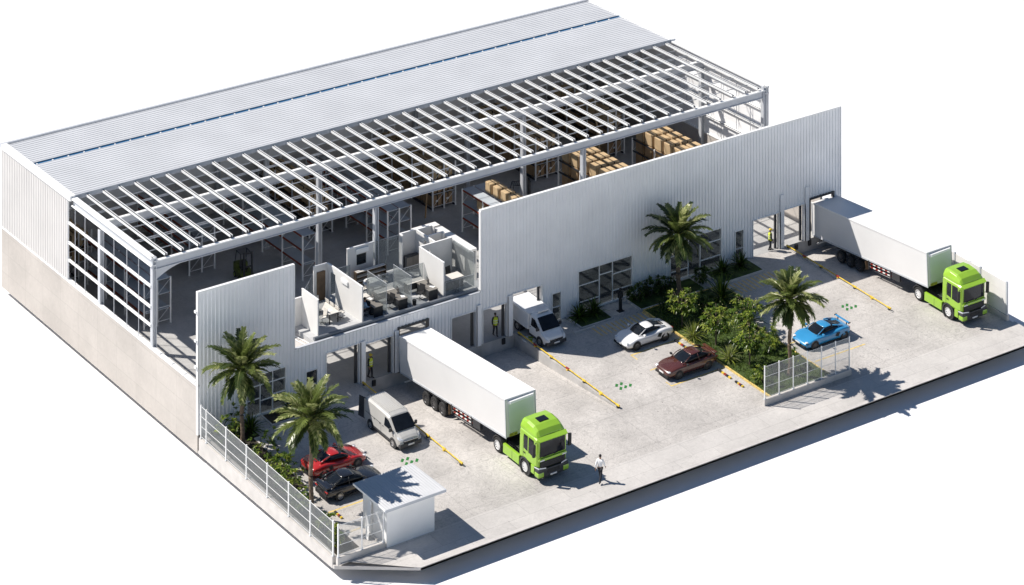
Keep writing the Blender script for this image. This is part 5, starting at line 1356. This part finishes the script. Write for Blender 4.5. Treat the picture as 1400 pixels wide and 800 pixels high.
def chair(label, x, y, rz, mt='black', z=OZ):
    t = thing('office_chair', label, 'chair', (x, y, z), rz, 'office chairs')
    m = MB(); m.rbox((-.24, -.24, .42), (.24, .24, .50), mt, .04); m.build('seat', t)
    m = MB(); m.add([(-.22, .20, .5), (.22, .20, .5), (.24, .30, 1.0), (-.24, .30, 1.0), (-.22, .24, .5), (.22, .24, .5), (.24, .34, 1.0), (-.24, .34, 1.0)], [(0, 1, 2, 3), (7, 6, 5, 4), (0, 4, 5, 1), (1, 5, 6, 2), (2, 6, 7, 3), (3, 7, 4, 0)], mt); m.build('backrest', t)
    m = MB(); m.tube([(0, 0, .08), (0, 0, .42)], .03, 'chrome', 6); m.build('stem', t)
    m = MB()
    for k in range(5): m.tube([(0, 0, .1), (.28 * math.cos(k * 1.257), .28 * math.sin(k * 1.257), .05)], .02, 'dark', 5)
    m.build('foot_star', t)
    for s in (-1, 1):
        m = MB(); m.tube([(s * .27, -.1, .46), (s * .29, -.12, .68), (s * .29, .14, .68), (s * .27, .2, .55)], .018, 'dark', 5); m.build('armrest', t)
    return t
def monitor(label, x, y, z, rz):
    t = thing('monitor', label, 'monitor', (x, y, z), rz, 'monitors on the desks')
    m = MB(); m.rbox((-.28, -.015, .12), (.28, .015, .46), 'screen', .008); m.build('screen', t)
    m = MB(); m.box((-.03, -.02, .0), (.03, .02, .14), 'dark'); m.box((-.12, -.08, 0), (.12, .08, .012), 'dark'); m.build('stand', t)
for k, (x, nm) in enumerate(((15.2, "left"), (17.3, "middle"), (19.9, "right"))):
    lab = {"left": "beside the tall white wall with the seated person", "middle": "between the two clear glass screens", "right": "against the white wall of the corner room"}[nm]
    desk(f"grey brown office desk {lab}", x, 1.75, 0)
    desk(f"pale side desk along the glass screen, {lab}", x - .35, 2.95, R(90), 1.5, .6, 'pale')
    monitor(f"black monitor on the desk {lab}", x + .15, 1.9, OZ + .74, R(75))
    chair(f"black office chair at the desk {lab}", x - .75, 1.55, R(-80 + 5 * k))
tb = thing('meeting_table', "white meeting table in the small room above the left dock doors", 'table', (12.05, 2.75, OZ))
m = MB(); m.rbox((-.42, -.95, .70), (.42, .95, .745), 'pale', .02); m.build('top', tb)
for sx in (-1, 1):
    for sy in (-1, 1): m = MB(); m.box((sx * .34 - .03, sy * .85 - .03, 0), (sx * .34 + .03, sy * .85 + .03, .7), 'black'); m.build('leg', tb)
for i, (dx, dy, a, lab) in enumerate(((.75, -.55, R(90), "front right"), (.75, .15, R(90), "middle right"), (.75, .8, R(90), "back right"), (-.72, -.45, R(-90), "front left"), (.0, 1.35, R(180 + 180), "far"))):
    chair(f"white chair at the {lab} side of the white meeting table", 12.05 + dx, 2.75 + dy, a, 'pale' if i else 'pale')
tb = thing('meeting_table', "pale table with a dark panel front in the right corner room of the offices", 'table', (22.1, 2.0, OZ))
m = MB(); m.rbox((-.9, -.45, .70), (.9, .45, .745), 'pale', .02); m.build('top', tb)
m = MB(); m.box((-.85, -.42, 0), (.85, -.36, .69), 'dark'); m.build('front_panel', tb)
for s in (-1, 1): m = MB(); m.box((s * .82 - .03, -.3, 0), (s * .82 + .03, .4, .7), 'black'); m.build('leg', tb)
chair("black chair at the left end of the table in the corner room", 20.98, 2.1, R(-70)); chair("black chair behind the table in the corner room, left one", 21.8, 2.75, R(0)); chair("black chair behind the table in the corner room, right one", 22.6, 2.75, R(10)); chair("black chair in front of the table in the corner room", 22.0, 1.25, R(175))
cb = thing('cabinet', "low dark cabinet against the back partition of the open office", 'cabinet', (21.4, 6.2, OZ))
m = MB(); m.rbox((-.6, -.22, 0), (.6, .22, 1.0), 'dark', .02); c0 = m.build('carcass', cb)
m = MB()
for k in range(2): m.rbox((-.57 + k * .58, -.245, .08), (-.02 + k * .58, -.22, .95), 'desk', .008)
m.build('door', cb)
sh = thing('bookcase', "brown open bookcase along the back of the open office", 'bookcase', (17.6, 5.9, OZ))
m = MB(); m.box((-1.3, -.18, 0), (-1.25, .18, 1.1), 'wood'); m.box((1.25, -.18, 0), (1.3, .18, 1.1), 'wood'); m.box((-1.25, .15, 0), (1.25, .18, 1.1), 'wood'); m.build('side', sh)
for z in (.05, .38, .71, 1.06): m = MB(); m.box((-1.25, -.18, z), (1.25, .15, z + .035), 'pale'); m.build('shelf', sh)
rt = thing('round_table', "white round table in the middle of the open office", 'table', (17.0, 4.5, OZ))
m = MB(); m.prism([(.75 * math.cos(k * .2618), .75 * math.sin(k * .2618)) for k in range(24)], .70, .74, 'white'); m.build('top', rt)
m = MB(); m.tube([(0, 0, .02), (0, 0, .7)], .06, 'steel', 8); m.prism([(.3 * math.cos(k * .524), .3 * math.sin(k * .524)) for k in range(12)], 0, .03, 'steel'); m.build('foot', rt)
chair("white chair left of the round table", 16.1, 4.4, R(-90), 'pale'); chair("white chair right of the round table", 17.95, 4.6, R(90), 'pale')
person("seated person in a blue shirt at the left office desk", (14.45, 1.6, OZ - .44), R(80), 'shirtb', sit=True)

for k, (x, y, z, r_, lab) in enumerate(((15.35, 2.3, OZ + .74, .2, "white paper sheet on the desk with the seated person"), (17.5, 1.3, OZ + .74, -.3, "white paper sheet on the desk between the glass screens"),
                                     (20.1, 1.4, OZ + .74, .4, "white paper sheet on the desk by the corner room wall"), (12.0, 2.4, OZ + .745, .2, "white paper sheet on the meeting table in the small room"))):
    p = thing('paper_sheet', lab, 'paper', (x, y, z + .001), r_, 'papers on the desks'); m = MB(); m.box((-.15, -.2, 0), (.15, .2, .006), 'plate'); m.build('sheet', p)
bn = thing('waste_bin', "small black waste bin beside the middle office desk", 'bin', (18.3, 1.0, OZ)); m = MB(); m.tube([(0, 0, 0), (0, 0, .38)], [.13, .16], 'black', 10); m.build('bin_body', bn)
